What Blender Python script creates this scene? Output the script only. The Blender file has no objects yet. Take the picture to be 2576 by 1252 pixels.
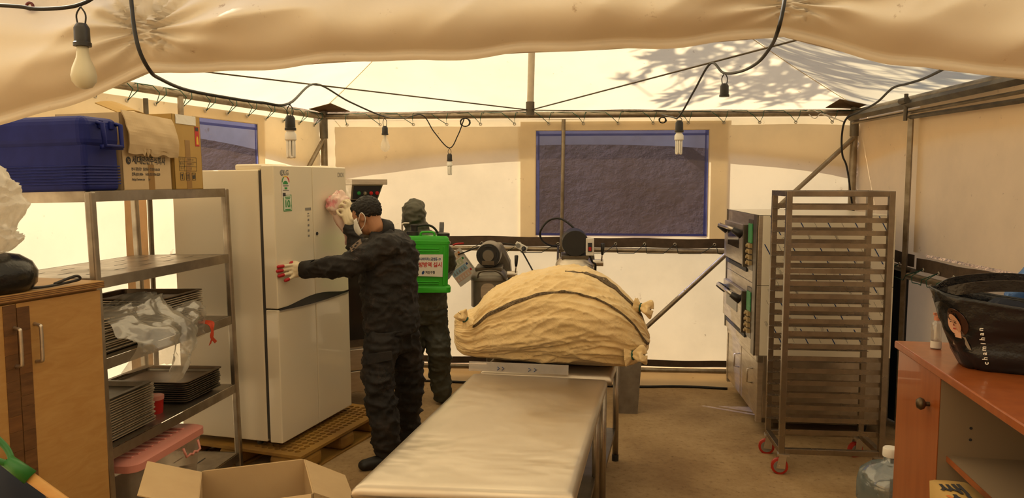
import bpy, bmesh, math, random
from mathutils import Vector, Matrix, noise, Euler

random.seed(7)
SC = bpy.context.scene
COL = SC.collection

# ------------------------------------------------------------------ camera
H_CAM = 1.83
F_PX = 1935.0
cam_d = bpy.data.cameras.new('camera')
cam_d.sensor_fit = 'HORIZONTAL'
cam_d.sensor_width = 36.0
cam_d.lens = 36.0 * F_PX / 2576.0
cam_d.clip_start = 0.05
cam_d.clip_end = 400
cam = bpy.data.objects.new('camera', cam_d)
cam.location = (0, 0, H_CAM)
cam.rotation_euler = (math.radians(90 - 5.05), 0, 0)
COL.objects.link(cam)
SC.camera = cam

# ------------------------------------------------------------------ sky, sun, exposure
world = bpy.data.worlds.new('world')
SC.world = world
world.use_nodes = True
wn = world.node_tree.nodes
wn.clear()
w_out = wn.new('ShaderNodeOutputWorld')
w_bg = wn.new('ShaderNodeBackground')
w_sky = wn.new('ShaderNodeTexSky')
w_sky.sky_type = 'NISHITA'
w_sky.sun_disc = False
w_sky.sun_elevation = math.radians(42)
w_sky.sun_rotation = math.radians(-53)
w_sky.air_density = 1.0
w_sky.dust_density = 2.5
w_bg.inputs['Strength'].default_value = 0.12
world.node_tree.links.new(w_sky.outputs[0], w_bg.inputs[0])
world.node_tree.links.new(w_bg.outputs[0], w_out.inputs[0])

SUN_DIR = Vector((-0.62, 0.42, 0.66)).normalized()      # towards the sun
sun_d = bpy.data.lights.new('sun', 'SUN')
sun_d.energy = 6.2
sun_d.angle = math.radians(0.55)
sun_d.color = (1.0, 0.88, 0.68)
sun = bpy.data.objects.new('sun', sun_d)
sun.rotation_euler = SUN_DIR.to_track_quat('Z', 'Y').to_euler()
sun.location = (-6, 12, 12)
COL.objects.link(sun)

vs = SC.view_settings
vs.view_transform = 'Standard'
vs.look = 'None'
vs.exposure = 0.75
vs.gamma = 1.0
vs.use_curve_mapping = False

SC.cycles.adaptive_threshold = 0.025
SC.cycles.max_bounces = 8
SC.cycles.diffuse_bounces = 4
SC.cycles.glossy_bounces = 3
SC.cycles.transmission_bounces = 4
SC.cycles.transparent_max_bounces = 8
SC.cycles.caustics_reflective = False
SC.cycles.caustics_refractive = False

# ------------------------------------------------------------------ material helpers
MATS = {}


def _mat(name):
    m = bpy.data.materials.new(name)
    m.use_nodes = True
    m.node_tree.nodes.clear()
    MATS[name] = m
    return m, m.node_tree.nodes, m.node_tree.links


def _coord(N, L, scale, kind='Object'):
    tc = N.new('ShaderNodeTexCoord')
    mp = N.new('ShaderNodeMapping')
    mp.inputs['Scale'].default_value = scale if isinstance(scale, (tuple, list)) else (scale,) * 3
    L.new(tc.outputs[kind], mp.inputs['Vector'])
    return mp.outputs['Vector']


def _noise(N, L, vec, scale=5.0, detail=4.0, rough=0.55, dist=0.0):
    n = N.new('ShaderNodeTexNoise')
    n.inputs['Scale'].default_value = scale
    n.inputs['Detail'].default_value = detail
    n.inputs['Roughness'].default_value = rough
    n.inputs['Distortion'].default_value = dist
    if vec is not None:
        L.new(vec, n.inputs['Vector'])
    return n.outputs['Fac']


def _ramp(N, L, fac, stops):
    r = N.new('ShaderNodeValToRGB')
    e = r.color_ramp.elements
    while len(e) < len(stops):
        e.new(0.5)
    for i, (p, c) in enumerate(stops):
        e[i].position = p
        e[i].color = (*c, 1) if len(c) == 3 else c
    L.new(fac, r.inputs['Fac'])
    return r.outputs['Color']


def _mix(N, L, fac, a, b):
    m = N.new('ShaderNodeMix')
    m.data_type = 'RGBA'
    if isinstance(fac, (int, float)):
        m.inputs[0].default_value = fac
    else:
        L.new(fac, m.inputs[0])
    for k, v in ((6, a), (7, b)):
        if isinstance(v, tuple):
            m.inputs[k].default_value = (*v[:3], 1)
        else:
            L.new(v, m.inputs[k])
    return m.outputs[2]


def _bump(N, L, height, strength=0.2, dist=0.01):
    b = N.new('ShaderNodeBump')
    b.inputs['Strength'].default_value = strength
    b.inputs['Distance'].default_value = dist
    L.new(height, b.inputs['Height'])
    return b.outputs['Normal']


def principled(name, col, rough=0.5, metal=0.0, col2=None, nscale=6.0, stretch=(1, 1, 1), bump=0.0, bscale=None,
               bdist=0.004, coord='Object', lo=0.35, hi=0.65, rough2=None, coat=0.0, spec=0.5, detail=4.0, alpha=1.0,
               trans=0.0, ior=1.45, sheen=0.0, emit=None, dist=0.0):
    m, N, L = _mat(name)
    out = N.new('ShaderNodeOutputMaterial')
    p = N.new('ShaderNodeBsdfPrincipled')
    L.new(p.outputs[0], out.inputs[0])
    p.inputs['Base Color'].default_value = (*col, 1)
    p.inputs['Roughness'].default_value = rough
    p.inputs['Metallic'].default_value = metal
    p.inputs['Coat Weight'].default_value = coat
    p.inputs['Specular IOR Level'].default_value = spec
    p.inputs['Alpha'].default_value = alpha
    p.inputs['Transmission Weight'].default_value = trans
    p.inputs['IOR'].default_value = ior
    p.inputs['Sheen Weight'].default_value = sheen
    if emit:
        p.inputs['Emission Color'].default_value = (*emit[0], 1)
        p.inputs['Emission Strength'].default_value = emit[1]
    vec = _coord(N, L, stretch, coord)
    if col2 is not None or rough2 is not None:
        f = _noise(N, L, vec, nscale, detail, 0.6, dist)
        if col2 is not None:
            L.new(_ramp(N, L, f, [(lo, col), (hi, col2)]), p.inputs['Base Color'])
        if rough2 is not None:
            mr = N.new('ShaderNodeMapRange')
            mr.inputs['From Min'].default_value = lo
            mr.inputs['From Max'].default_value = hi
            mr.inputs['To Min'].default_value = rough
            mr.inputs['To Max'].default_value = rough2
            L.new(f, mr.inputs['Value'])
            L.new(mr.outputs[0], p.inputs['Roughness'])
    if bump:
        fb = _noise(N, L, vec, bscale or nscale, min(5.0, detail + 1), 0.6, dist)
        L.new(_bump(N, L, fb, bump, bdist), p.inputs['Normal'])
    return m


def canvas(name, col, trans_col, mixf=0.45, dirt=0.25, bump=0.25, bscale=3.0, nscale=2.2, speck=True):
    """PVC tarpaulin: reflects and lets light through."""
    m, N, L = _mat(name)
    out = N.new('ShaderNodeOutputMaterial')
    d = N.new('ShaderNodeBsdfDiffuse')
    t = N.new('ShaderNodeBsdfTranslucent')
    mx = N.new('ShaderNodeMixShader')
    mx.inputs[0].default_value = mixf
    vec = _coord(N, L, 1.0)
    f1 = _noise(N, L, vec, nscale, 6, 0.6)
    f2 = _noise(N, L, vec, nscale * 9, 5, 0.65)
    dk = tuple(c * (1 - dirt) for c in col)
    c1 = _ramp(N, L, f1, [(0.35, dk), (0.6, col)])
    tdk = tuple(c * (1 - dirt * 0.8) for c in trans_col)
    c2 = _ramp(N, L, f1, [(0.35, tdk), (0.6, trans_col)])
    if speck:
        sp = _ramp(N, L, f2, [(0.27, (0.42, 0.30, 0.2)), (0.33, (1, 1, 1))])
        for c in (0, 1):
            mm = N.new('ShaderNodeMix')
            mm.data_type = 'RGBA'
            mm.blend_type = 'MULTIPLY'
            mm.inputs[0].default_value = 0.6
            L.new((c1, c2)[c], mm.inputs[6])
            L.new(sp, mm.inputs[7])
            if c == 0:
                c1 = mm.outputs[2]
            else:
                c2 = mm.outputs[2]
    L.new(c1, d.inputs[0])
    L.new(c2, t.inputs[0])
    nb = _noise(N, L, vec, bscale, 5, 0.5, 0.3)
    nrm = _bump(N, L, nb, bump, 0.05)
    L.new(nrm, d.inputs['Normal'])
    L.new(nrm, t.inputs['Normal'])
    L.new(d.outputs[0], mx.inputs[1])
    L.new(t.outputs[0], mx.inputs[2])
    g = N.new('ShaderNodeBsdfGlossy')
    g.inputs['Roughness'].default_value = 0.45
    g.inputs['Color'].default_value = (1, 1, 1, 1)
    L.new(nrm, g.inputs['Normal'])
    m2 = N.new('ShaderNodeMixShader')
    m2.inputs[0].default_value = 0.04
    L.new(mx.outputs[0], m2.inputs[1])
    L.new(g.outputs[0], m2.inputs[2])
    L.new(m2.outputs[0], out.inputs[0])
    return m


def film(name, tint, haze_col, haze=0.25, rough=0.1, gloss=0.12, nscale=3.0):
    """Clear plastic sheet or bag: tinted see-through, hazy and a little glossy."""
    m, N, L = _mat(name)
    out = N.new('ShaderNodeOutputMaterial')
    tr = N.new('ShaderNodeBsdfTransparent')
    tr.inputs[0].default_value = (*tint, 1)
    d = N.new('ShaderNodeBsdfDiffuse')
    d.inputs[0].default_value = (*haze_col, 1)
    tl = N.new('ShaderNodeBsdfTranslucent')
    tl.inputs[0].default_value = (*haze_col, 1)
    g = N.new('ShaderNodeBsdfGlossy')
    g.inputs['Roughness'].default_value = rough
    vec = _coord(N, L, 1.0)
    f = _noise(N, L, vec, nscale, 5, 0.6)
    nrm = _bump(N, L, f, 0.35, 0.02)
    L.new(nrm, g.inputs['Normal'])
    a = N.new('ShaderNodeMixShader')
    a.inputs[0].default_value = 0.5
    L.new(d.outputs[0], a.inputs[1])
    L.new(tl.outputs[0], a.inputs[2])
    b = N.new('ShaderNodeMixShader')
    mr = N.new('ShaderNodeMapRange')
    mr.inputs['From Min'].default_value = 0.3
    mr.inputs['From Max'].default_value = 0.7
    mr.inputs['To Min'].default_value = haze * 0.7
    mr.inputs['To Max'].default_value = min(1, haze * 1.3)
    L.new(f, mr.inputs['Value'])
    L.new(mr.outputs[0], b.inputs[0])
    L.new(tr.outputs[0], b.inputs[1])
    L.new(a.outputs[0], b.inputs[2])
    c = N.new('ShaderNodeMixShader')
    c.inputs[0].default_value = gloss
    L.new(b.outputs[0], c.inputs[1])
    L.new(g.outputs[0], c.inputs[2])
    L.new(c.outputs[0], out.inputs[0])
    return m


# ------------------------------------------------------------------ mesh helpers
class MB:
    """collects shapes and links them as ONE mesh object"""

    def __init__(self, M=None):
        self.v = []
        self.f = []
        self.M = M

    def add(self, vs, fs, M=None):
        o = len(self.v)
        for p in vs:
            p = Vector(p)
            if M is not None:
                p = M @ p
            if self.M is not None:
                p = self.M @ p
            self.v.append(p)
        self.f += [tuple(i + o for i in f) for f in fs]
        return self

    def box(self, c, s, M=None, taper=1.0):
        x, y, z = s[0] / 2, s[1] / 2, s[2] / 2
        t = taper
        vs = [(-x * t, -y * t, -z), (x * t, -y * t, -z), (x * t, y * t, -z), (-x * t, y * t, -z),
              (-x, -y, z), (x, -y, z), (x, y, z), (-x, y, z)]
        vs = [(a + c[0], b + c[1], d + c[2]) for a, b, d in vs]
        return self.add(vs, [(3, 2, 1, 0), (4, 5, 6, 7), (0, 1, 5, 4), (1, 2, 6, 5), (2, 3, 7, 6), (3, 0, 4, 7)], M)

    def bb(self, a, b, M=None):
        return self.box([(a[i] + b[i]) / 2 for i in range(3)], [abs(b[i] - a[i]) for i in range(3)], M)

    def tube(self, pts, r, n=8, caps=True, M=None, closed=False):
        pts = [Vector(p) for p in pts]
        k = len(pts)
        rr = r if isinstance(r, (list, tuple)) else [r] * k
        up = Vector((0, 0, 1))
        vs, fs = [], []
        prev = None
        for i, p in enumerate(pts):
            if closed:
                t = pts[(i + 1) % k] - pts[i - 1]
            else:
                t = pts[min(i + 1, k - 1)] - pts[max(i - 1, 0)]
            if t.length < 1e-9:
                t = Vector((0, 0, 1))
            t.normalize()
            if prev is None:
                a = t.cross(up)
                if a.length < 0.05:
                    a = t.cross(Vector((1, 0, 0)))
            else:
                a = prev - t * prev.dot(t)
                if a.length < 1e-6:
                    a = t.cross(Vector((1, 0, 0)))
            a.normalize()
            prev = a
            b = t.cross(a)
            for j in range(n):
                an = 2 * math.pi * j / n
                vs.append(p + (a * math.cos(an) + b * math.sin(an)) * rr[i])
        seg = k if closed else k - 1
        for i in range(seg):
            i2 = (i + 1) % k
            for j in range(n):
                j2 = (j + 1) % n
                fs.append((i * n + j, i * n + j2, i2 * n + j2, i2 * n + j))
        if caps and not closed:
            fs.append(tuple(range(n))[::-1])
            fs.append(tuple((k - 1) * n + j for j in range(n)))
        return self.add(vs, fs, M)

    def cyl(self, a, b, r, n=16, r2=None, M=None):
        return self.tube([a, b], [r, r if r2 is None else r2], n, True, M)

    def lathe(self, prof, n=20, M=None, caps=True):
        """prof: list of (radius, z)"""
        vs, fs = [], []
        for r, z in prof:
            for j in range(n):
                a = 2 * math.pi * j / n
                vs.append((r * math.cos(a), r * math.sin(a), z))
        for i in range(len(prof) - 1):
            for j in range(n):
                j2 = (j + 1) % n
                fs.append((i * n + j, i * n + j2, (i + 1) * n + j2, (i + 1) * n + j))
        if caps:
            fs.append(tuple(range(n))[::-1])
            fs.append(tuple((len(prof) - 1) * n + j for j in range(n)))
        return self.add(vs, fs, M)

    def grid(self, fn, nu, nv, M=None, closed_u=False):
        vs = [fn(i / nu, j / nv) for j in range(nv + 1) for i in range(nu + (0 if closed_u else 1))]
        w = nu if closed_u else nu + 1
        fs = []
        for j in range(nv):
            for i in range(nu):
                i2 = (i + 1) % w if closed_u else i + 1
                fs.append((j * w + i, j * w + i2, (j + 1) * w + i2, (j + 1) * w + i))
        return self.add(vs, fs, M)

    def prism(self, poly, d, M=None):
        """poly in the local XZ plane, extruded from y=0 to y=d"""
        n = len(poly)
        vs = [(x, 0, z) for x, z in poly] + [(x, d, z) for x, z in poly]
        fs = [tuple(range(n)), tuple(range(2 * n - 1, n - 1, -1))]
        fs += [(i, i + n, (i + 1) % n + n, (i + 1) % n) for i in range(n)]
        return self.add(vs, fs, M)

    def ell(self, c, r, nu=16, nv=10, M=None):
        vs, fs = [], []
        for j in range(1, nv):
            t = math.pi * j / nv
            for i in range(nu):
                p = 2 * math.pi * i / nu
                vs.append((c[0] + r[0] * math.sin(t) * math.cos(p), c[1] + r[1] * math.sin(t) * math.sin(p), c[2] + r[2] * math.cos(t)))
        vs += [(c[0], c[1], c[2] + r[2]), (c[0], c[1], c[2] - r[2])]
        T, B = len(vs) - 2, len(vs) - 1
        for j in range(nv - 2):
            for i in range(nu):
                i2 = (i + 1) % nu
                fs.append((j * nu + i, (j + 1) * nu + i, (j + 1) * nu + i2, j * nu + i2))
        for i in range(nu):
            fs.append((T, i, (i + 1) % nu))
            fs.append((B, (nv - 2) * nu + (i + 1) % nu, (nv - 2) * nu + i))
        return self.add(vs, fs, M)

    def mesh(self, name):
        me = bpy.data.meshes.new(name)
        me.from_pydata([tuple(p) for p in self.v], [], self.f)
        bm = bmesh.new()
        bm.from_mesh(me)
        bmesh.ops.recalc_face_normals(bm, faces=bm.faces)
        bm.to_mesh(me)
        bm.free()
        return me

    def build(self, name, mat, parent=None, smooth=False, bevel=0.0, seg=2, solid=0.0, sub=0, label=None, kind=None, auto=None):
        me = self.mesh(name)
        o = bpy.data.objects.new(name, me)
        COL.objects.link(o)
        me.materials.append(MATS[mat] if isinstance(mat, str) else mat)
        if parent is not None:
            o.parent = parent
        if smooth or auto:
            me.polygons.foreach_set('use_smooth', [True] * len(me.polygons))
            if auto:
                me.set_sharp_from_angle(angle=math.radians(auto))
        if solid:
            md = o.modifiers.new('solid', 'SOLIDIFY')
            md.thickness = solid
            md.offset = 0
        if bevel:
            md = o.modifiers.new('bevel', 'BEVEL')
            md.width = bevel
            md.segments = seg
            md.limit_method = 'ANGLE'
            md.angle_limit = math.radians(40)
        if sub:
            md = o.modifiers.new('sub', 'SUBSURF')
            md.levels = sub
            md.render_levels = sub
        if label:
            o['label'] = label
        if kind:
            o['kind'] = kind
        return o


def tag(o, label=None, cat=None, group=None, kind=None):
    if label:
        o['label'] = label
    if cat:
        o['category'] = cat
    if group:
        o['group'] = group
    if kind:
        o['kind'] = kind
    return o


def thing(name, label, cat, loc=(0, 0, 0), rz=0.0, group=None, rot=None):
    o = bpy.data.objects.new(name, None)
    o.empty_display_size = 0.1
    COL.objects.link(o)
    o.location = loc
    o.rotation_euler = rot if rot is not None else (0, 0, math.radians(rz))
    return tag(o, label, cat, group)


def copy_tree(o, parent=None):
    c = o.copy()
    COL.objects.link(c)
    c.parent = parent
    for ch in list(o.children):
        copy_tree(ch, c)
    return c


def TR(loc=(0, 0, 0), rx=0, ry=0, rz=0, s=(1, 1, 1)):
    return Matrix.Translation(loc) @ Euler((math.radians(rx), math.radians(ry), math.radians(rz))).to_matrix().to_4x4() @ Matrix.Diagonal((*s, 1))


def spline(pts, n=8):
    """Catmull-Rom through the points"""
    P = [Vector(p) for p in pts]
    P = [P[0] * 2 - P[1]] + P + [P[-1] * 2 - P[-2]]
    out = []
    for i in range(1, len(P) - 2):
        for k in range(n):
            t = k / n
            a, b, c, d = P[i - 1], P[i], P[i + 1], P[i + 2]
            out.append(0.5 * ((2 * b) + (c - a) * t + (2 * a - 5 * b + 4 * c - d) * t * t + (3 * b - a - 3 * c + d) * t ** 3))
    out.append(P[-2])
    return out


def lerp_tab(tab, x):
    if x <= tab[0][0]:
        return tab[0][1]
    for (x0, y0), (x1, y1) in zip(tab, tab[1:]):
        if x <= x1:
            t = (x - x0) / (x1 - x0)
            return y0 + (y1 - y0) * t
    return tab[-1][1]


def smooth_tab(tab, x):
    if x <= tab[0][0]:
        return tab[0][1]
    for i in range(len(tab) - 1):
        x0, y1_ = tab[i]
        x1, y2_ = tab[i + 1]
        if x <= x1:
            y0_ = tab[i - 1][1] if i else y1_
            y3_ = tab[i + 2][1] if i + 2 < len(tab) else y2_
            t = (x - x0) / (x1 - x0)
            return 0.5 * (2 * y1_ + (y2_ - y0_) * t + (2 * y0_ - 5 * y1_ + 4 * y2_ - y3_) * t * t + (3 * y1_ - y0_ - 3 * y2_ + y3_) * t ** 3)
    return tab[-1][1]


TXT = bpy.data.scenes.new('lettering')
TXT_CACHE = {}


def text_mesh(s, size, align='CENTER', bold=0.0, sx=1.0):
    key = (s, size, align, bold, sx)
    if key in TXT_CACHE:
        return TXT_CACHE[key].copy()
    cu = bpy.data.curves.new('lettering', 'FONT')
    cu.body = s
    cu.size = size
    cu.align_x = align
    cu.align_y = 'CENTER'
    cu.offset = bold
    cu.fill_mode = 'FRONT'
    o = bpy.data.objects.new('lettering', cu)
    TXT.collection.objects.link(o)
    with bpy.context.temp_override(scene=TXT, view_layer=TXT.view_layers[0]):
        dg = bpy.context.evaluated_depsgraph_get()
        me = bpy.data.meshes.new_from_object(o.evaluated_get(dg))
    bpy.data.objects.remove(o)
    bpy.data.curves.remove(cu)
    if sx != 1.0:
        me.transform(Matrix.Diagonal((sx, 1, 1, 1)))
    TXT_CACHE[key] = me
    return me


def text(s, size, mat, parent, M, name='lettering', align='CENTER', bold=0.0, sx=1.0):
    """flat lettering; local x = reading direction, local y = up, placed by matrix M in the parent's frame"""
    me = text_mesh(s, size, align, bold, sx)
    o = bpy.data.objects.new(name, me)
    COL.objects.link(o)
    me.materials.clear()
    me.materials.append(MATS[mat])
    o.parent = parent
    o.matrix_local = M
    return o


def front_M(x, y, z, roll=0.0):
    """text facing local -y (a front face)"""
    return Matrix.Translation((x, y, z)) @ Euler((math.radians(90), 0, 0)).to_matrix().to_4x4() @ Euler((0, 0, math.radians(roll))).to_matrix().to_4x4()


# ------------------------------------------------------------------ materials
canvas('canvas_wall', (0.87, 0.67, 0.41), (0.86, 0.77, 0.56), 0.42, 0.16, 0.10, 2.5, 1.3)
canvas('canvas_right', (0.93, 0.71, 0.43), (0.95, 0.74, 0.44), 0.42, 0.14, 0.10, 2.0, 1.3)
canvas('canvas_roof', (0.86, 0.68, 0.42), (0.92, 0.80, 0.55), 0.50, 0.10, 0.10, 3.0, 1.8)
canvas('canvas_drape', (0.86, 0.79, 0.66), (0.70, 0.55, 0.36), 0.22, 0.10, 0.12, 3.0, 1.5)
canvas('canvas_brown', (0.20, 0.12, 0.06), (0.25, 0.14, 0.06), 0.25, 0.3, 0.2, 8.0, 6.0, False)
principled('overlap_shade', (0.075, 0.048, 0.030), 0.8, col2=(0.11, 0.07, 0.045), nscale=12, bump=0.3, bscale=60)  # doubled canvas passes little light; that shade is put into the brown
principled('pipe_steel', (0.36, 0.30, 0.22), 0.42, 0.75, col2=(0.22, 0.17, 0.11), nscale=9, bump=0.1, bscale=40)
principled('mast_white', (0.66, 0.58, 0.45), 0.5, col2=(0.55, 0.47, 0.35), nscale=12)
principled('pipe_dark', (0.10, 0.085, 0.065), 0.5, 0.6, col2=(0.17, 0.14, 0.10), nscale=9)
def concrete_mat():
    m, N, L = _mat('concrete')
    out = N.new('ShaderNodeOutputMaterial')
    p = N.new('ShaderNodeBsdfPrincipled')
    L.new(p.outputs[0], out.inputs[0])
    p.inputs['Roughness'].default_value = 0.85
    vec = _coord(N, L, 1.0)
    big = _noise(N, L, vec, 1.6, 8, .6, .4)
    fine = _noise(N, L, vec, 26, 6, .7)
    c = _ramp(N, L, big, [(0.30, (0.26, 0.155, 0.065)), (0.5, (0.40, 0.265, 0.125)), (0.7, (0.50, 0.35, 0.18))])
    sp = _ramp(N, L, fine, [(0.30, (0.35, 0.28, 0.2)), (0.42, (0.85, 0.82, 0.78)), (0.62, (1, 1, 1))])
    mm = N.new('ShaderNodeMix')
    mm.data_type = 'RGBA'
    mm.blend_type = 'MULTIPLY'
    mm.inputs[0].default_value = 0.75
    L.new(c, mm.inputs[6])
    L.new(sp, mm.inputs[7])
    L.new(mm.outputs[2], p.inputs['Base Color'])
    L.new(_bump(N, L, fine, .5, .01), p.inputs['Normal'])


concrete_mat()
principled('earth', (0.22, 0.125, 0.06), 0.95, col2=(0.34, 0.21, 0.11), nscale=1.5, bump=0.5, bscale=6, bdist=0.1, detail=8)
principled('leaf', (0.05, 0.085, 0.02), 0.6, col2=(0.08, 0.12, 0.03), nscale=4)
principled('bark', (0.10, 0.07, 0.045), 0.9, col2=(0.16, 0.11, 0.07), nscale=10, bump=0.6)
principled('black_rubber', (0.012, 0.011, 0.010), 0.55)
principled('black_plastic', (0.018, 0.017, 0.016), 0.4, col2=(0.03, 0.028, 0.026), nscale=20)
principled('green_cord', (0.01, 0.08, 0.05), 0.6)
principled('red_ring', (0.12, 0.015, 0.01), 0.5)
principled('ring_steel', (0.55, 0.5, 0.42), 0.35, 0.9)
film('window_vinyl', (0.25, 0.31, 0.68), (0.095, 0.06, 0.04), 0.42, 0.35, 0.05, 2.0)
film('window_edge', (0.18, 0.22, 0.62), (0.12, 0.13, 0.30), 0.45, 0.3, 0.04, 4.0)

# ------------------------------------------------------------------ the tent
BL, BR = Vector((-1.77, 7.20, 0)), Vector((3.03, 6.80, 0))
FL, FR = Vector((-3.15, 2.40, 0)), Vector((2.71, 2.01, 0))
EAVE = 2.43
APEX = Vector((0.14, 4.70, 3.55))


class Wall:
    """vertical plane from a to b, n points into the tent"""

    def __init__(s, a, b):
        s.a, s.b = a, b
        s.d = (b - a).normalized()
        s.len = (b - a).length
        s.n = Vector((s.d.y, -s.d.x, 0))
        if s.n.dot(Vector((APEX.x, APEX.y, 0)) - a) < 0:
            s.n = -s.n

    def p(s, u, z, off=0.0):
        q = s.a + s.d * u + s.n * off
        return Vector((q.x, q.y, z))


WB, WL, WR = Wall(BL, BR), Wall(FL, BL), Wall(BR, FR)
WF = Wall(FR, FL)


def sheet(mb, W, u0, u1, z0, z1, off=0.0, amp=0.006, fr=1.7, res=0.05):
    nu = max(1, int(abs(u1 - u0) / res))
    nv = max(1, int(abs(z1 - z0) / res))

    def fn(a, b):
        u, z = u0 + (u1 - u0) * a, z0 + (z1 - z0) * b
        e = min(u, W.len - u)
        crease = 0.012 * math.exp(-e / 0.10) * math.sin(z * 38 + 3 * noise.noise((z * 3, u * 6, 1))) if amp else 0.0
        return W.p(u, z, off + amp * noise.noise((u * fr, z * fr * 0.6, W.a.x * 3)) + crease)
    mb.grid(fn, nu, nv)
    return mb


# ground
mb = MB()
mb.grid(lambda a, b: (-4.5 + 9 * a, -3.2 + 10.8 * b, 0.012 * noise.noise((a * 9, b * 11, 3))), 60, 70)
floor = mb.build('floor', 'concrete', smooth=True)
tag(floor, kind='structure')
mb = MB()


def bank(a, b):
    x, y = -26 + 52 * a, -22 + 50 * b
    z = -0.06
    if y > 8.6:
        z += min(3.4, (y - 8.6) * 1.15) + 0.25 * noise.noise((x * 0.6, y * 0.6, 1))
    return (x, y, z)


mb.grid(bank, 50, 50)
tag(mb.build('ground', 'earth', smooth=True), kind='structure')

# window openings: (u0, u1, z0, z1)
WIN_B = ((WB.d.dot(Vector((0.215, 7.035, 0)) - BL)), (WB.d.dot(Vector((1.755, 6.906, 0)) - BL)), 1.335, 2.285)
WIN_L = ((WL.d.dot(Vector((-2.26, 5.49, 0)) - FL)), (WL.d.dot(Vector((-2.045, 6.24, 0)) - FL)), 1.33, 2.285)


def upper_wall(W, win, zt, zb, pad):
    mb = MB()
    u0, u1, z0, z1 = win
    sheet(mb, W, 0, u0, zb, zt)
    sheet(mb, W, u1, W.len, zb, zt)
    sheet(mb, W, u0, u1, z1, zt)
    if z0 > zb:
        sheet(mb, W, u0, u1, zb, z0)
    # second layer sewn round the window
    p0, p1 = pad
    o = -0.012
    sheet(mb, W, p0, u0, zb, zt, o)
    sheet(mb, W, u1, p1, zb, zt, o)
    sheet(mb, W, u0, u1, z1, zt, o)
    return mb


bk = upper_wall(WB, WIN_B, 2.385, 1.30, (WIN_B[0] - 0.16, WIN_B[1] + 0.17))
sheet(bk, WB, 0, WB.len, 0.13, 1.30)
wall_back = bk.build('wall_back', 'canvas_wall', smooth=True)
tag(wall_back, kind='structure')
lf = upper_wall(WL, WIN_L, 2.36, 1.30, (WIN_L[0] - 0.1, WIN_L[1] + 0.10))
sheet(lf, WL, 0, WL.len, 0.0, 1.30)
wall_left = lf.build('wall_left', 'canvas_wall', smooth=True)
tag(wall_left, kind='structure')
rt = MB()
sheet(rt, WR, 0, 1.36, 1.29, 2.36)
sheet(rt, WR, 1.28, WR.len, 1.32, 2.36, 0.05)
sheet(rt, WR, 0, WR.len, 0.02, 1.29)
wall_right = rt.build('wall_right', 'canvas_right', smooth=True)
tag(wall_right, kind='structure')

# roof panels
rf = MB()
E = 0.06
cs = [p + (p - Vector((APEX.x, APEX.y, 0))).normalized() * E for p in (FL, BL, BR, FR)]


def roof_panel(a, b):
    def fn(u, v):
        e = a.lerp(b, u)
        q = e.lerp(Vector((APEX.x, APEX.y, 0)), v)
        z = EAVE + 0.04 + (APEX.z - EAVE) * (v ** 1.12)
        sag = -0.10 * math.sin(math.pi * v) * math.sin(math.pi * u)
        sag += 0.02 * noise.noise((q.x * 1.5, q.y * 1.5, 5))
        return (q.x, q.y, z + sag)
    rf.grid(fn, 28, 22)


for i in range(4):
    roof_panel(cs[i], cs[(i + 1) % 4])
roof = rf.build('roof', 'canvas_roof', smooth=True)
tag(roof, kind='structure')
# hip seams sewn on the roof, and brown corner patches
for i, p in enumerate(cs):
    pts = []
    for k in range(24):
        v = k / 24
        q = p.lerp(Vector((APEX.x, APEX.y, 0)), v)
        pts.append((q.x, q.y, EAVE + 0.035 + (APEX.z - EAVE) * v ** 1.12 - 0.004))
    m2 = MB()
    m2.tube(pts, 0.003, 5)
    m2.build('hip_seam', 'canvas_roof', roof, smooth=True)
for p, q, r in ((BL, BR, FL), (BR, FR, BL)):
    m2 = MB()
    c = Vector((APEX.x, APEX.y, 0))
    e1, e2 = (q - p).normalized(), (r - p).normalized()
    pts = [p + e1 * 0.02 + e2 * 0.02, p + e1 * 0.30 + e2 * 0.05, p + e1 * 0.22 + e2 * 0.24, p + e1 * 0.05 + e2 * 0.30]
    zs = [EAVE + 0.03, EAVE + 0.035, EAVE + 0.09, EAVE + 0.035]
    m2.add([(a.x, a.y, z) for a, z in zip(pts, zs)], [(0, 1, 2, 3)])
    m2.build('corner_patch', 'canvas_brown', roof, solid=0.004)

# scalloped valance outside the eaves
vl = MB()
for W in (WB, WL, WR):
    def fn(a, b, W=W):
        u = W.len * a
        drop = 0.30 + 0.20 * (abs(2 * a - 1) ** 2.2)
        return W.p(u, EAVE + 0.03 - drop * b, -0.075)
    vl.grid(fn, 48, 5)
tag(vl.build('trim_1', 'canvas_wall', smooth=True), kind='structure')

# windows
def window(W, win, n, off=-0.004):
    u0, u1, z0, z1 = win
    root = bpy.data.objects.new('window_%d' % n, None)
    COL.objects.link(root)
    tag(root, kind='structure')
    mb = MB()
    sheet(mb, W, u0 + 0.02, u1 - 0.02, z0, z1 - 0.03, off, 0.01, 2.5, 0.06)
    mb.build('pane', 'window_vinyl', root, smooth=True)
    mb = MB()
    bw = 0.035
    for a, b, c, d in ((u0, u1, z1 - 0.05, z1), (u0, u0 + bw, z0, z1), (u1 - bw, u1, z0, z1), (u0, u1, z0, z0 + 0.02)):
        mb.add([W.p(a, c, off + .004), W.p(b, c, off + .004), W.p(b, d, off + .004), W.p(a, d, off + .004)], [(0, 1, 2, 3)])
    mb.build('pane_edge', 'window_edge', root)
    mb = MB()
    pts = [W.p(u0, z0, 0.004), W.p(u0, z1, 0.004), W.p(u1, z1, 0.004), W.p(u1, z0, 0.004)]
    for a, b in zip(pts, pts[1:]):
        mb.tube([a, b], 0.004, 4)
    mb.build('pane_hem', 'canvas_wall', root)
    return root


window(WB, WIN_B, 1)
window(WL, WIN_L, 2)

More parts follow.
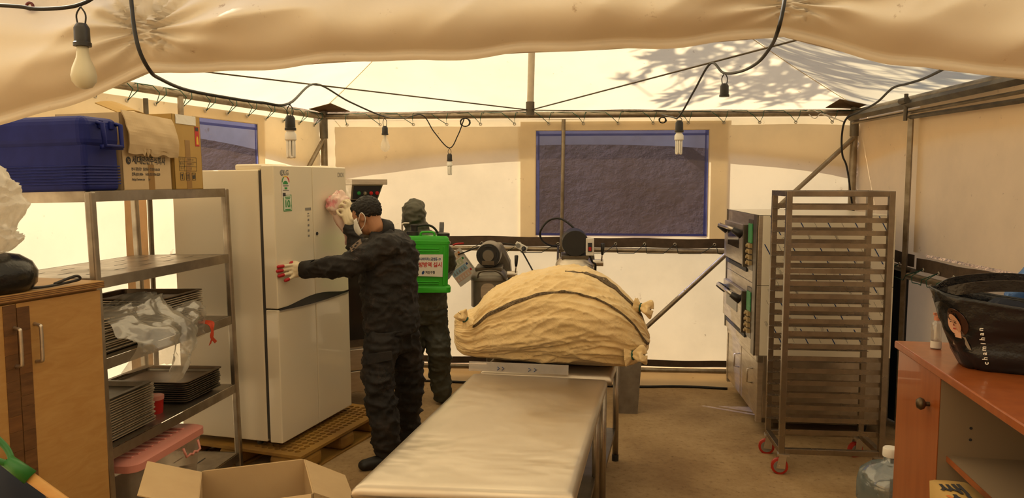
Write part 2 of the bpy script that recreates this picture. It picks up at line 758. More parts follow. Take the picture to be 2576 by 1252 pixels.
# dark wall strips for doubled canvas, its shade put into their colour (where the upper sheet is laced to the middle rail)
def strip(W, u0, u1, za, zb, z_h, off, name):
    mb = MB()

    def fn(a, b):
        u = u0 + (u1 - u0) * a
        return W.p(u, za + (zb - za) * a - z_h * b + 0.004 * math.sin(u * 9), off + 0.004 * math.sin(u * 13))
    mb.grid(fn, 40, 1)
    o = mb.build(name, 'overlap_shade', solid=0.006)
    return tag(o, kind='structure')


strip(WB, 0.0, WB.len, 1.338, 1.30, 0.085, 0.02, 'trim_2')
strip(WB, 0.0, WB.len, 0.20, 0.20, 0.06, 0.02, 'trim_3')
strip(WL, 0.0, WL.len, 1.33, 1.33, 0.085, 0.02, 'trim_4')
strip(WR, 0.0, 1.25, 1.30, 1.30, 0.09, 0.03, 'trim_5')
strip(WR, 1.37, 2.9, 1.285, 1.30, 0.09, 0.065, 'trim_6')

# steel frame
fr = thing('tent_frame', 'grey steel pipe frame holding up the canvas tent', 'tent frame')


def pipe(name, a, b, r=0.028, mat='pipe_steel', n=14):
    m = MB()
    m.tube([a, b], r, n)
    return m.build(name, mat, fr, auto=40)


ev = EAVE - 0.01
cor = [Vector((p.x, p.y, ev)) for p in (FL, BL, BR, FR)]
inn = []
for p in cor:
    c = Vector((APEX.x, APEX.y, ev))
    inn.append(p + (c - p).normalized() * 0.06)
for i in range(4):
    pipe('eave_pipe', inn[i], inn[(i + 1) % 4])
for p in inn:
    pipe('corner_post', (p.x, p.y, ev + .03), (p.x, p.y, 0), 0.031)
    pipe('corner_socket', (p.x, p.y, ev + .05), (p.x, p.y, ev - .20), 0.037, 'pipe_dark')
pipe('middle_rail', WB.p(0.1, 1.225, 0.06), WB.p(WB.len - 0.1, 1.195, 0.06), 0.022)
pipe('middle_rail', WL.p(0.1, 1.225, 0.06), WL.p(WL.len - 0.1, 1.225, 0.06), 0.022)
pipe('middle_rail', WR.p(0.1, 1.20, 0.06), WR.p(1.32, 1.18, 0.06), 0.024, 'pipe_dark')
pipe('middle_rail', WR.p(1.32, 1.15, 0.09), WR.p(3.2, 1.16, 0.09), 0.026)
pipe('ground_rail', WB.p(0.1, 0.115, 0.06), WB.p(WB.len - 0.1, 0.115, 0.06), 0.022)
pipe('window_pole', (0.462, 6.95, EAVE - 0.05), (0.445, 6.95, 0.95), 0.018)
# diagonal struts
pipe('strut', (inn[2].x - 0.02, inn[2].y - 0.03, 2.20), (0.62, 6.60, 0.05), 0.020)
pipe('strut', (inn[1].x, inn[1].y, 2.22), (inn[1].x - 0.36, inn[1].y - 1.2, 1.0), 0.020)
MAST = Vector((0.112, 4.80, 2.255))
pipe('mast', MAST, (APEX.x, APEX.y, APEX.z), 0.021, 'mast_white')
pipe('mast_shoe', MAST + Vector((0, 0, -.02)), MAST + Vector((0, 0, .06)), 0.027, 'pipe_dark')
for q in (cor[0], Vector((1.62, 2.12, 2.43)), cor[1], cor[2]):
    pipe('stay_wire', MAST + Vector((0, 0, .01)), q, 0.004, 'pipe_dark', 6)

# canvas base skirt along the back wall
mb = MB()
mb.grid(lambda a, b: WB.p(WB.len * a, 0.10 - 0.10 * b, 0.03 + 0.14 * b * b + 0.01 * math.sin(a * 60)), 60, 4)
tag(mb.build('baseboard_back', 'canvas_wall', smooth=True), kind='structure')

# the neighbouring tent the photographer stands in
NB = MB()
n0 = [Vector((-3.25, 2.22, 0)), Vector((2.80, 1.83, 0)), Vector((2.5, -2.9, 0)), Vector((-3.5, -2.6, 0))]
nc = Vector((-0.3, -0.4, 0))


def npan(a, b):
    def fn(u, v):
        q = a.lerp(b, u).lerp(nc, v)
        return (q.x, q.y, EAVE + 0.08 + 1.1 * v)
    NB.grid(fn, 8, 6)


for i in range(4):
    npan(n0[i], n0[(i + 1) % 4])
tag(NB.build('roof', 'canvas_roof', smooth=True), kind='structure')
NW = MB()
for a, b in ((1, 2), (2, 3), (3, 0)):  # rear side, out of view, added so all light is filtered through canvas
    W = Wall(n0[a], n0[b])
    W.n = Vector((0, 0, 0))
    sheet(NW, W, 0, W.len, 0.02, EAVE, 0, 0, 1, 0.4)
tag(NW.build('wall_front', 'canvas_right', smooth=True), kind='structure')

# ------------------------------------------------------------------ more materials
principled('steel', (0.62, 0.56, 0.47), 0.32, 0.95, col2=(0.50, 0.44, 0.36), nscale=5, stretch=(1, 1, 6), rough2=0.45, bump=0.06, bscale=40)
principled('steel_top', (0.60, 0.53, 0.43), 0.30, 0.9, col2=(0.52, 0.45, 0.36), nscale=2.2, rough2=0.46, bump=0.26, bscale=1.9, bdist=0.05, dist=0.5, detail=2.2)
principled('steel_dark', (0.20, 0.175, 0.14), 0.38, 0.85, col2=(0.13, 0.11, 0.085), nscale=6)
principled('steel_rack', (0.46, 0.41, 0.34), 0.30, 0.95, col2=(0.30, 0.26, 0.21), nscale=5, rough2=0.42)
principled('mixer_grey', (0.22, 0.195, 0.16), 0.42, 0.55, col2=(0.17, 0.15, 0.12), nscale=7)
principled('motor_black', (0.022, 0.021, 0.02), 0.5)
principled('fridge_white', (0.78, 0.70, 0.54), 0.16, coat=0.4)
principled('fridge_side', (0.76, 0.67, 0.51), 0.35)
principled('trolley_steel', (0.34, 0.29, 0.23), 0.24, 0.95, col2=(0.22, 0.18, 0.14), nscale=5, rough2=0.36)
principled('wheel_grey', (0.22, 0.20, 0.17), 0.4)
principled('gasket', (0.05, 0.045, 0.04), 0.6)
principled('groove_dark', (0.022, 0.02, 0.018), 0.25)
principled('print_dark', (0.03, 0.03, 0.035), 0.6)
principled('print_grey', (0.25, 0.24, 0.22), 0.5)
principled('print_blue', (0.02, 0.06, 0.20), 0.6)
principled('print_red', (0.50, 0.02, 0.02), 0.6)
principled('print_green', (0.03, 0.25, 0.06), 0.6)
principled('print_white', (0.80, 0.78, 0.72), 0.6)
principled('paper', (0.72, 0.68, 0.60), 0.7)
principled('sticker_green', (0.62, 0.68, 0.55), 0.5)
principled('yellow_print', (0.75, 0.45, 0.04), 0.5)
principled('orange_print', (0.65, 0.20, 0.04), 0.5)
principled('pallet_ochre', (0.42, 0.23, 0.04), 0.6, col2=(0.20, 0.10, 0.025), nscale=3.5, bump=0.3, bscale=20, lo=0.3, hi=0.75)
principled('cooler_blue', (0.010, 0.017, 0.15), 0.55, col2=(0.013, 0.022, 0.18), nscale=14, spec=0.25)
principled('cardboard', (0.46, 0.32, 0.17), 0.8, col2=(0.52, 0.37, 0.20), nscale=3, bump=0.08, bscale=40)
principled('cardboard_yellow', (0.42, 0.26, 0.07), 0.7, col2=(0.47, 0.30, 0.09), nscale=3, bump=0.08, bscale=30)
principled('cardboard_pale', (0.55, 0.41, 0.24), 0.8, col2=(0.61, 0.47, 0.29), nscale=3, bump=0.1, bscale=25)
principled('tape_brown', (0.30, 0.17, 0.05), 0.3)
principled('birch', (0.50, 0.29, 0.10), 0.45, col2=(0.42, 0.22, 0.065), nscale=3.0, stretch=(2.2, 2.2, 8), bump=0.05, bscale=12, dist=1.2, lo=0.3, hi=0.7)
principled('ply_edge', (0.36, 0.19, 0.07), 0.6, col2=(0.13, 0.06, 0.025), nscale=2.2, stretch=(1, 1, 60), lo=0.45, hi=0.55)
principled('walnut', (0.10, 0.045, 0.018), 0.45, col2=(0.17, 0.08, 0.03), nscale=4, stretch=(2, 2, 10))
principled('walnut_light', (0.20, 0.09, 0.03), 0.45, col2=(0.14, 0.06, 0.022), nscale=4, stretch=(2, 2, 10))
principled('melamine', (0.33, 0.090, 0.022), 0.28, col2=(0.27, 0.068, 0.016), nscale=3, stretch=(8, 8, 0.6), coat=0.3)
principled('melamine_inner', (0.26, 0.19, 0.12), 0.6)
principled('pink_plastic', (0.62, 0.25, 0.20), 0.4)
principled('red_plastic', (0.45, 0.015, 0.012), 0.4)
principled('orange_ribbon', (0.50, 0.05, 0.012), 0.6)
principled('white_plastic', (0.78, 0.74, 0.66), 0.4)
principled('green_plastic', (0.035, 0.40, 0.02), 0.38)
principled('shovel_green', (0.018, 0.14, 0.022), 0.4)
principled('handle_wood', (0.55, 0.30, 0.09), 0.45, col2=(0.46, 0.23, 0.06), nscale=3, stretch=(1, 1, 8))
principled('navy_fabric', (0.012, 0.016, 0.03), 0.8, bump=0.4, bscale=12)
principled('tray_alu', (0.62, 0.55, 0.45), 0.38, 0.7, col2=(0.45, 0.38, 0.29), nscale=6)
principled('tray_brown', (0.15, 0.10, 0.055), 0.45, 0.5, col2=(0.09, 0.055, 0.03), nscale=5)
principled('tote_black', (0.010, 0.010, 0.011), 0.22, bump=0.5, bscale=6, bdist=0.03)
principled('glossy_black', (0.008, 0.008, 0.008), 0.25, bump=0.4, bscale=5, bdist=0.03)
principled('blue_bag', (0.05, 0.14, 0.42), 0.35, col2=(0.10, 0.22, 0.50), nscale=9, bump=0.5, bscale=9, bdist=0.03)
principled('film_paper', (0.86, 0.79, 0.64), 0.35)
principled('circuit_green', (0.03, 0.26, 0.10), 0.5, col2=(0.10, 0.35, 0.12), nscale=40)
principled('terminal', (0.45, 0.33, 0.16), 0.5)
principled('oven_glass', (0.02, 0.017, 0.014), 0.1)
principled('pink_spray', (0.60, 0.24, 0.14), 0.4)
principled('red_wheel', (0.42, 0.025, 0.012), 0.4)
principled('knob_brass', (0.10, 0.07, 0.04), 0.35, 0.8)
film('clear_bag', (0.93, 0.92, 0.88), (0.80, 0.76, 0.68), 0.40, 0.15, 0.16, 5.0)
film('white_bag', (0.95, 0.93, 0.88), (0.92, 0.88, 0.80), 0.80, 0.25, 0.10, 9.0)
film('clear_tub', (0.92, 0.90, 0.86), (0.62, 0.55, 0.46), 0.45, 0.2, 0.10, 3.0)
film('jug_plastic', (0.62, 0.74, 0.80), (0.30, 0.35, 0.36), 0.50, 0.12, 0.16, 3.0)
film('bottle_clear', (0.95, 0.93, 0.90), (0.7, 0.66, 0.6), 0.15, 0.05, 0.15, 3.0)
principled('bulb_glass', (0.95, 0.93, 0.86), 0.05, trans=0.0, alpha=0.28)
principled('bulb_frost', (0.62, 0.58, 0.42), 0.3, alpha=0.8)
principled('cfl_white', (0.85, 0.83, 0.76), 0.3)


def rounded_rect(w, h, r, n=5, x0=0.0, z0=0.0):
    pts = []
    for cx, cz, a0 in ((w - r, h - r, 0), (r, h - r, 90), (r, r, 180), (w - r, r, 270)):
        for k in range(n + 1):
            a = math.radians(a0 + 90 * k / n)
            pts.append((x0 + cx + r * math.cos(a), z0 + cz + r * math.sin(a)))
    return pts


def flat(poly, mat, parent, M, name='print', solid=0.0):
    """flat printed shape given in local xy, placed by M"""
    mb = MB()
    mb.add([(x, y, 0) for x, y in poly], [tuple(range(len(poly)))], M)
    return mb.build(name, mat, parent, solid=solid)


def caster(parent, x, y, r, wheel_mat, z_top, w=0.028, yaw=0.0):
    c = MB(TR((x, y, 0), rz=yaw))
    c.box((0.0, 0, z_top - 0.004), (0.07, 0.07, 0.008))
    for s in (-1, 1):
        c.add([(-0.022, s * (w / 2 + .006), z_top), (0.022, s * (w / 2 + .006), z_top), (0.012, s * (w / 2 + .006), r * 0.8), (-0.04, s * (w / 2 + .006), r * 0.8)], [(0, 1, 2, 3)])
    c.cyl((-.02, -w / 2 - .01, r), (-.02, w / 2 + .01, r), 0.008, 8)
    o = c.build('caster_fork', 'steel', parent, solid=0.003)
    wm = MB(TR((x, y, 0), rz=yaw))
    wm.tube([(-.02, -w / 2 + .001, r), (-.02, -w / 2 + .004, r), (-.02, w / 2 - .004, r), (-.02, w / 2, r)], [r * .85, r, r, r * .85], 20)
    wl = wm.build('wheel', wheel_mat, o, auto=35)
    hb = MB(TR((x, y, 0), rz=yaw))
    hb.cyl((-.02, -w / 2 - .003, r), (-.02, w / 2 + .003, r), r * 0.70, 18)
    hb.build('hub', 'wheel_grey', o, auto=35)
    return o


# ------------------------------------------------------------------ pallet and fridge
pal = thing('pallet', 'worn ochre plastic pallet under the white fridge', 'pallet', (-1.30, 4.60, 0), 70)
PW = 1.1
m = MB()
cell = PW / 22


def cellring(i, j):
    cx, cy = (i + .5) * cell, (j + .5) * cell
    n = 12
    vs, fs = [], []
    for k in range(n):
        a = 2 * math.pi * (k + .5) / n
        ca, sa = math.cos(a), math.sin(a)
        s = cell / 2 / max(abs(ca), abs(sa))
        vs.append((cx + ca * s, cy + sa * s, 0.14))
        vs.append((cx + ca * cell * .40, cy + sa * cell * .40, 0.14))
        vs.append((cx + ca * cell * .40, cy + sa * cell * .40, 0.122))
    for k in range(n):
        k2 = (k + 1) % n
        fs.append((k * 3, k2 * 3, k2 * 3 + 1, k * 3 + 1))
        fs.append((k * 3 + 1, k2 * 3 + 1, k2 * 3 + 2, k * 3 + 2))
    m.add(vs, fs)


for i in range(1, 21):
    for j in range(1, 8):
        cellring(i, j)
m.bb((0, 0, 0.122), (PW, cell, 0.14))
m.bb((0, 8 * cell, 0.122), (PW, PW, 0.14))
m.bb((0, cell, 0.122), (cell, 8 * cell, 0.14))
m.bb((PW - cell, cell, 0.122), (PW, 8 * cell, 0.14))
m.build('deck', 'pallet_ochre', pal)
for i in range(3):
    for j in range(3):
        wx = (0.24, 0.16, 0.24)[i]
        wy = (0.24, 0.16, 0.24)[j]
        x0 = (0, PW / 2 - .08, PW - .24)[i]
        y0 = (0, PW / 2 - .08, PW - .24)[j]
        m = MB()
        m.bb((x0, y0, 0.018), (x0 + wx, y0 + wy, 0.122))
        m.build('block', 'pallet_ochre', pal, bevel=0.03, seg=3)
for j in range(3):
    y0 = (0, PW / 2 - .08, PW - .24)[j]
    m = MB()
    m.bb((0, y0, 0), (PW, y0 + (0.24, .16, .24)[j], 0.018))
    m.build('runner', 'pallet_ochre', pal, bevel=0.004)

fg = thing('refrigerator', 'tall white four-door refrigerator standing on an ochre pallet', 'refrigerator', (-1.448, 4.733, 0.1465),
           rot=(math.radians(-0.5), 0, math.radians(73)))
FW, FH = 0.89, 1.78
m = MB()
m.bb((0.005, 0.115, 0.03), (FW - 0.005, 0.76, 1.755))
m.build('body', 'fridge_side', fg, bevel=0.008)
m = MB()
m.bb((0.012, 0.09, 0.05), (FW - .012, 0.116, 1.75))
m.build('door_seal', 'gasket', fg)
for x in (0.05, FW - .05):
    for y in (0.2, 0.7):
        m = MB()
        m.cyl((x, y, 0.002), (x, y, 0.03), 0.02, 10)
        m.build('foot', 'black_plastic', fg)
hz = 0.885
for nm, x0, x1, z0, z1 in (('door', 0.0, 0.436, hz + .004, FH), ('door', 0.442, FW, hz + .004, FH), ('door', 0.0, 0.436, 0.03, hz - .004), ('door', 0.442, FW, 0.03, hz - .004)):
    m = MB()
    m.bb((x0, 0.0, z0), (x1, 0.09, z1))
    dr = m.build(nm, 'fridge_white', fg, bevel=0.006)
for x0 in (0.03, FW - .23):
    m = MB()
    m.bb((x0, 0.05, 1.752), (x0 + .20, 0.30, 1.79))
    m.build('hinge_cover', 'fridge_side', fg, bevel=0.01)
# swooping dark grip groove between the upper and lower doors
gp = []
for k in range(25):
    t = k / 24
    gp.append((0.015 + (FW - 0.03) * t, hz + 0.012 + 0.016 * math.sin(t * 3.1) - 0.012 * math.cos(t * 6.2)))
gb = [(x, z - 0.008 - 0.050 * math.sin(math.pi * min(1, t)) ** 1.4) for (x, z), t in zip(gp, [k / 24 for k in range(25)])]
m = MB()
m.prism(gp + gb[::-1], 0.012, TR((0, -0.002, 0)))
m.build('grip_groove', 'groove_dark', fg)
m = MB()
m.prism([(x, z - .002) for x, z in gb] + [(x, z - .009) for x, z in gb][::-1], 0.01, TR((0, -0.004, 0)))
m.build('grip_trim', 'ring_steel', fg)
# print on the doors
text('LG', 0.045, 'print_grey', fg, front_M(0.135, -0.0015, 1.735), bold=0.001)
m = MB()
m.lathe([(0.019, 0), (0.019, 0.001)], 24, front_M(0.088, -0.001, 1.735))
lg = m.build('emblem', 'print_grey', fg)
m = MB()
m.tube([(0.088, -0.003, 1.746), (0.088, -0.003, 1.728), (0.098, -0.003, 1.728)], 0.0018, 5)
m.build('emblem_mark', 'print_white', lg)
text('DIOS', 0.045, 'print_grey', fg, front_M(0.815, -0.0015, 1.725), sx=0.85)
# energy label
arch = [(-0.045, -0.075), (0.045, -0.075), (0.045, 0.02)] + [(0.045 * math.cos(math.radians(a)), 0.02 + 0.045 * math.sin(math.radians(a))) for a in range(15, 181, 15)]
st = flat(arch, 'paper', fg, front_M(0.125, -0.0015, 1.655), 'energy_label')
for a0, a1, mt in ((0, 60, 'print_red'), (60, 120, 'yellow_print'), (120, 180, 'print_green')):
    pl = [(0.042 * math.cos(math.radians(a)), 0.02 + 0.042 * math.sin(math.radians(a))) for a in range(a0, a1 + 1, 15)]
    pl += [(0.033 * math.cos(math.radians(a)), 0.02 + 0.033 * math.sin(math.radians(a))) for a in range(a1, a0 - 1, -15)]
    flat(pl, mt, st, front_M(0.125, -0.0022, 1.655), 'colour_arc')
flat([(0.028 * math.cos(math.radians(a)), 0.008 + 0.022 * math.sin(math.radians(a))) for a in range(0, 181, 20)], 'print_green', st, front_M(0.122, -0.0024, 1.655), 'gauge')
for k, (w_, h_, z_, mt) in enumerate(((0.06, .008, 1.650, 'print_grey'), (.03, .012, 1.632, 'print_green'), (.065, .005, 1.622, 'print_grey'), (.03, .022, 1.588, 'print_dark'))):
    flat([(-w_ / 2, 0), (w_ / 2, 0), (w_ / 2, h_), (-w_ / 2, h_)], mt, st, front_M(0.125 - (0.02 if k == 3 else 0), -0.0024, z_), 'label_print')
st = flat([(-.046, -.052), (.046, -.052), (.046, .052), (-.046, .052)], 'print_green', fg, front_M(0.14, -0.0015, 1.545), 'guarantee_label')
flat([(-.041, -.047), (.041, -.047), (.041, .047), (-.041, .047)], 'sticker_green', st, front_M(0.14, -0.002, 1.545), 'label_field')
text('10', 0.062, 'print_green', st, front_M(0.135, -0.003, 1.538), bold=0.0016)
text('년', 0.02, 'print_green', st, front_M(0.172, -0.003, 1.524))
for z_, w_ in ((1.582, .06), (1.572, .05), (1.504, .06)):
    flat([(-w_ / 2, -.003), (w_ / 2, -.003), (w_ / 2, .003), (-w_ / 2, .003)], 'print_green', st, front_M(0.14, -0.003, z_), 'label_print')
for z_, w_, h_ in ((1.49, .07, .018), (1.465, .02, .008), (1.45, .03, .006), (1.42, .018, .014), (1.385, .018, .014), (1.35, .018, .014), (1.315, .018, .014)):
    flat([(-w_ / 2, 0), (w_ / 2, 0), (w_ / 2, h_), (-w_ / 2, h_)], 'print_grey', fg, front_M(0.375, -0.0015, z_), 'panel_print')
m = MB()
m.cyl((0.475, 0.0, 1.33), (0.475, -0.006, 1.33), 0.011, 14)
m.build('key_lock', 'print_dark', fg)

# ------------------------------------------------------------------ steel shelf rack (left)
RX, RY, RZ = -1.88, 3.50, 81.8
rk = thing('steel_shelf', 'tall stainless steel five-tier shelf rack beside the white fridge', 'shelf rack', (RX, RY, 0), rot=(math.radians(-1.3), 0, math.radians(RZ)))
RL, RD = 1.2, 0.60
for x in (0.0, RL):
    for y in (0.0, RD):
        m = MB()
        m.bb((x - .019, y - .019, 0.02), (x + .019, y + .019, 1.7845))
        m.build('post', 'steel_rack', rk, bevel=0.009, seg=3)
        m = MB()
        m.cyl((x, y, 0.0), (x, y, 0.03), 0.022, 12)
        m.build('foot', 'black_plastic', rk)
SHELF_Z = [0.14, 0.575, 1.005, 1.385, 1.785]
for z in SHELF_Z:
    m = MB()
    m.bb((0.015, 0.0, z - .002), (RL - .015, RD, z))
    for y in (-0.012, RD + .010):
        m.bb((0.015, y, z - .05), (RL - .015, y + .002, z))
    for x in (0.0, RL - .002):
        m.bb((x, 0.015, z - .05), (x + .002, RD - .015, z))
    sh = m.build('shelf', 'steel_rack', rk)
    for q in range(5):
        for w_ in range(3):
            m = MB()
            pl = rounded_rect(0.10, 0.010, 0.0049, 3)
            m.add([(a + 0.14 + q * 0.21, b + 0.15 + w_ * 0.15, z + .0006) for a, b in pl], [tuple(range(len(pl)))])
            m.build('slot', 'print_dark', sh)
RM = TR((RX, RY, 0), rz=RZ)


def on_rack(x, y, z):
    return Matrix.Translation((RX, RY, 0)) @ Euler((math.radians(-1.3), 0, math.radians(RZ))).to_matrix().to_4x4() @ Vector((x, y, z))


RROT = (math.radians(-1.3), 0, math.radians(RZ))

# baking trays, each tray a thing of its own
m = MB()
TW, TD, TH = 0.40, 0.52, 0.026


def tray_fn(mb, w, d, h, r=0.03):
    outer = rounded_rect(w, d, r, 3)
    inner = rounded_rect(w - .05, d - .05, r * .7, 3, 0.025, 0.025)
    bott = rounded_rect(w - .07, d - .07, r * .6, 3, 0.035, 0.035)
    n = len(outer)
    vs = [(x, y, h) for x, y in outer] + [(x, y, h) for x, y in inner] + [(x, y, 0.004) for x, y in bott] + [(x, y, h - .0045) for x, y in outer]
    fs = []
    for i in range(n):
        j = (i + 1) % n
        fs.append((i, j, j + n, i + n))
        fs.append((i + n, j + n, j + 2 * n, i + 2 * n))
        fs.append((i, i + 3 * n, j + 3 * n, j))
    fs.append(tuple(range(2 * n, 3 * n)))
    mb.add(vs, fs)


tray_meshes = {}
for key, mt, (w_, d_) in (('alu', 'tray_alu', (0.40, 0.52)), ('brown', 'tray_brown', (0.40, 0.52)), ('dark', 'steel_dark', (0.38, 0.50))):
    mb = MB()
    tray_fn(mb, w_, d_, TH)
    me = mb.mesh('baking_tray')
    me.materials.append(MATS[mt])
    tray_meshes[key] = me


ORD = ['first', 'second', 'third', 'fourth', 'fifth', 'sixth', 'seventh', 'eighth', 'ninth', 'tenth', 'eleventh', 'twelfth', 'thirteenth', 'fourteenth',
       'fifteenth', 'sixteenth', 'seventeenth']


def stack(key, x, y, z, n, dz, rz, pile, group, jit=0.006, top=None, top_label=None, upside=False):
    for k in range(n):
        lab = 'bottom baking tray of ' + pile if k == 0 else '%s baking tray from the top of %s' % (ORD[n - 1 - k], pile)
        if k == n - 1:
            lab = 'topmost baking tray of ' + pile
        last = (k == n - 1 and top is not None)
        o = bpy.data.objects.new('baking_tray', tray_meshes[top if last else key])
        COL.objects.link(o)
        o.location = on_rack(x + random.uniform(-jit, jit), y + random.uniform(-jit, jit), z + k * dz + (TH if upside else 0))
        o.rotation_euler = (RROT[0] + (math.pi if upside else 0), 0, RROT[2] + math.radians(rz + random.uniform(-.6, .6)))
        tag(o, top_label if last else lab, 'baking tray', group)


stack('alu', 0.06, 0.03, SHELF_Z[2], 13, 0.0125, 0, 'the pale pile under the crumpled clear bag', 'pale trays under the clear plastic bag', 0.012)
stack('alu', 0.56, 0.03, SHELF_Z[2], 15, 0.0125, 0, 'the neat pile beside the clear bag', 'trays in the pile nearest the fridge on the third tier', 0.004,
      'brown', 'browned baking tray on top of the pile beside the clear bag')
stack('alu', 0.03, 0.02, SHELF_Z[1], 17, 0.0125, 0, 'the tall ridged pile above the pink lid', 'trays in the tall pile above the pink lid', 0.003,
      'dark', 'dark flat tray covering the tall ridged pile above the pink-lidded box')
stack('dark', 0.72, 0.03, SHELF_Z[1], 10, 0.0118, 0, 'the low dark pile below the red ribbon', 'dark trays in the low pile on the fourth tier', 0.003,
      'brown', 'brown stained tray on top of the low dark pile')

# red tub between the tray piles
t = thing('red_tub', 'small red tub with a pale rim between two tray piles', 'tub', on_rack(0.585, 0.14, SHELF_Z[1]), rot=RROT)
m = MB()
m.lathe([(0.042, 0), (0.048, 0.075)], 18)
m.build('tub_body', 'red_plastic', t, auto=40)
m = MB()
m.lathe([(0.051, 0.075), (0.052, 0.095), (0.046, 0.098)], 18)
m.build('tub_rim', 'pink_plastic', t, auto=40)

# red ribbon over the shelf edge
m = MB()
for dx, ph in ((0.0, 0), (0.035, 1)):
    pts = [(0.93 + dx, 0.12, SHELF_Z[2] + .012), (0.90 + dx, 0.03, SHELF_Z[2] + .012), (0.89 + dx, -0.035, SHELF_Z[2] + .0), (0.885 + dx - ph * .05, -0.05, SHELF_Z[2] - .06), (0.86 + dx + ph * .03, -0.045, SHELF_Z[2] - .11)]
    sp = spline(pts, 6)
    vs = []
    for p in sp:
        vs += [p + Vector((-.012, 0, -.004)), p + Vector((.012, 0, .004))]
    m.add([on_rack(*v) for v in vs], [(2 * i, 2 * i + 1, 2 * i + 3, 2 * i + 2) for i in range(len(sp) - 1)])
tag(m.build('ribbon', 'orange_ribbon', solid=0.002), 'orange-red ribbon hanging over a steel shelf edge', 'ribbon')


# crumpled clear bag on the third tier
def blob(mb, fn, nu=40, nv=26):
    mb.grid(fn, nu, nv, closed_u=True)


m = MB()


def bag_fn(u, v):
    # thin crumpled sheet hanging over the shelf edge
    x = 0.08 + 0.74 * u
    s = v
    y = 0.26 - 0.46 * s - 0.05 * math.sin(u * 5)
    z = SHELF_Z[2] + 0.165 - 0.02 * s
    if s > 0.45:
        q = (s - 0.45) / 0.55
        hang = 0.20 + 0.16 * math.sin(u * math.pi) + 0.12 * noise.noise((u * 3, 2, 0))
        z -= hang * q ** 1.3
        y = 0.26 - 0.46 * 0.45 - 0.16 * math.sin(q * 2.2) - 0.05 * math.sin(u * 5)
    k = noise.noise((u * 6, s * 5, 1.3)) + 0.6 * abs(noise.noise((u * 13, s * 11, 4)))
    return on_rack(x + 0.03 * k, y - 0.05 * k, z + 0.045 * k + 0.05 * math.sin(u * 3.1))


m.grid(bag_fn, 44, 36)
tag(m.build('plastic_bag', 'clear_bag', smooth=True), 'crumpled clear plastic bag spilling over trays on the steel shelf', 'plastic bag')

# storage box with pink lid
sb = thing('storage_box', 'clear plastic storage box with a ribbed pink lid on the lowest tier', 'storage box', on_rack(0.10, -0.06, SHELF_Z[0]), rot=RROT)
BW, BD, BH = 0.62, 0.45, 0.29
m = MB()
w, d = BW, BD
vs = []
for z, k in ((0, 0.03), (BH, 0)):
    vs += [(x, y, z) for x, y in rounded_rect(w - 2 * k, d - 2 * k, 0.05, 4, k, k)]
n = len(vs) // 2
m.add(vs, [(i, (i + 1) % n, (i + 1) % n + n, i + n) for i in range(n)] + [tuple(range(n))[::-1]])
m.build('tub_body', 'clear_tub', sb, smooth=True)
m = MB()
outer = rounded_rect(w + .03, d + .03, 0.06, 5, -.015, -.015)
m.add([(x, y, BH) for x, y in outer] + [(x, y, BH + .035) for x, y in outer] + [(x * .94 + .018, y * .94 + .014, BH + .045) for x, y in outer], None or
      [(i, (i + 1) % len(outer), (i + 1) % len(outer) + len(outer), i + len(outer)) for i in range(len(outer))] +
      [(i + len(outer), (i + 1) % len(outer) + len(outer), (i + 1) % len(outer) + 2 * len(outer), i + 2 * len(outer)) for i in range(len(outer))] +
      [tuple(range(2 * len(outer), 3 * len(outer)))])
lid = m.build('lid', 'pink_plastic', sb, auto=35)
for k in range(9):
    m = MB()
    m.bb((0.07 + k * .055, 0.06, BH + .044), (0.09 + k * .055, d - .06, BH + .052))
    m.build('lid_rib', 'pink_plastic', lid, bevel=0.003)
m = MB()
m.tube([(0.38, -.02, BH - .012), (0.385, -.035, BH - .06), (0.42, -.036, BH - .055), (0.44, -.036, BH - .065), (0.46, -.036, BH - .055), (0.48, -.036, BH - .065), (0.515, -.035, BH - .06), (0.52, -.02, BH - .012)], 0.007, 6)
m.build('clip_handle', 'pink_plastic', sb, smooth=True)
m = MB()
m.grid(lambda a, b: (0.05 + (w - .1) * a, 0.05 + (d - .1) * b, 0.10 + 0.05 * noise.noise((a * 4, b * 4, 2))), 14, 10)
m.build('contents', 'navy_fabric', sb, smooth=True)

# cooler on the top tier
ck = thing('cooler_box', 'large dark blue cooler box with carry handle on the top tier', 'cooler', on_rack(-0.03, -0.01, SHELF_Z[4]), rot=RROT)
m = MB()
CL, CD, CHH = 0.70, 0.235, 0.225      # long axis runs back (local y)
m.bb((0.0, 0.0, 0.0), (CD, CL, CHH))
m.build('cooler_body', 'cooler_blue', ck, bevel=0.02, seg=3)
for k in range(7):
    m = MB()
    z = 0.03 + k * .0135
    m.bb((-0.004, -0.004, z), (CD + .004, CL + .004, z + .007))
    m.build('rib', 'cooler_blue', ck, bevel=0.003)
m = MB()
m.bb((-.012, -.012, CHH - .03), (CD + .012, CL + .012, CHH + .115))
m.build('cooler_lid', 'cooler_blue', ck, bevel=0.04, seg=4)
m = MB()
m.tube([(0.07, -.02, CHH + .085), (0.07, -.045, CHH + .08), (0.075, -.05, CHH - .02), (0.195, -.05, CHH - .02), (0.20, -.045, CHH + .08), (0.20, -.02, CHH + .085)], 0.011, 8)
m.bb((0.065, -.05, CHH - .035), (0.205, -.03, CHH - .015))
m.build('handle', 'cooler_blue', ck, smooth=True)
for x in (0.085, 0.16):
    m = MB()
    m.bb((x, -.022, CHH + .06), (x + .03, -.01, CHH + .10))
    m.build('handle_mount', 'cooler_blue', ck, bevel=0.004)


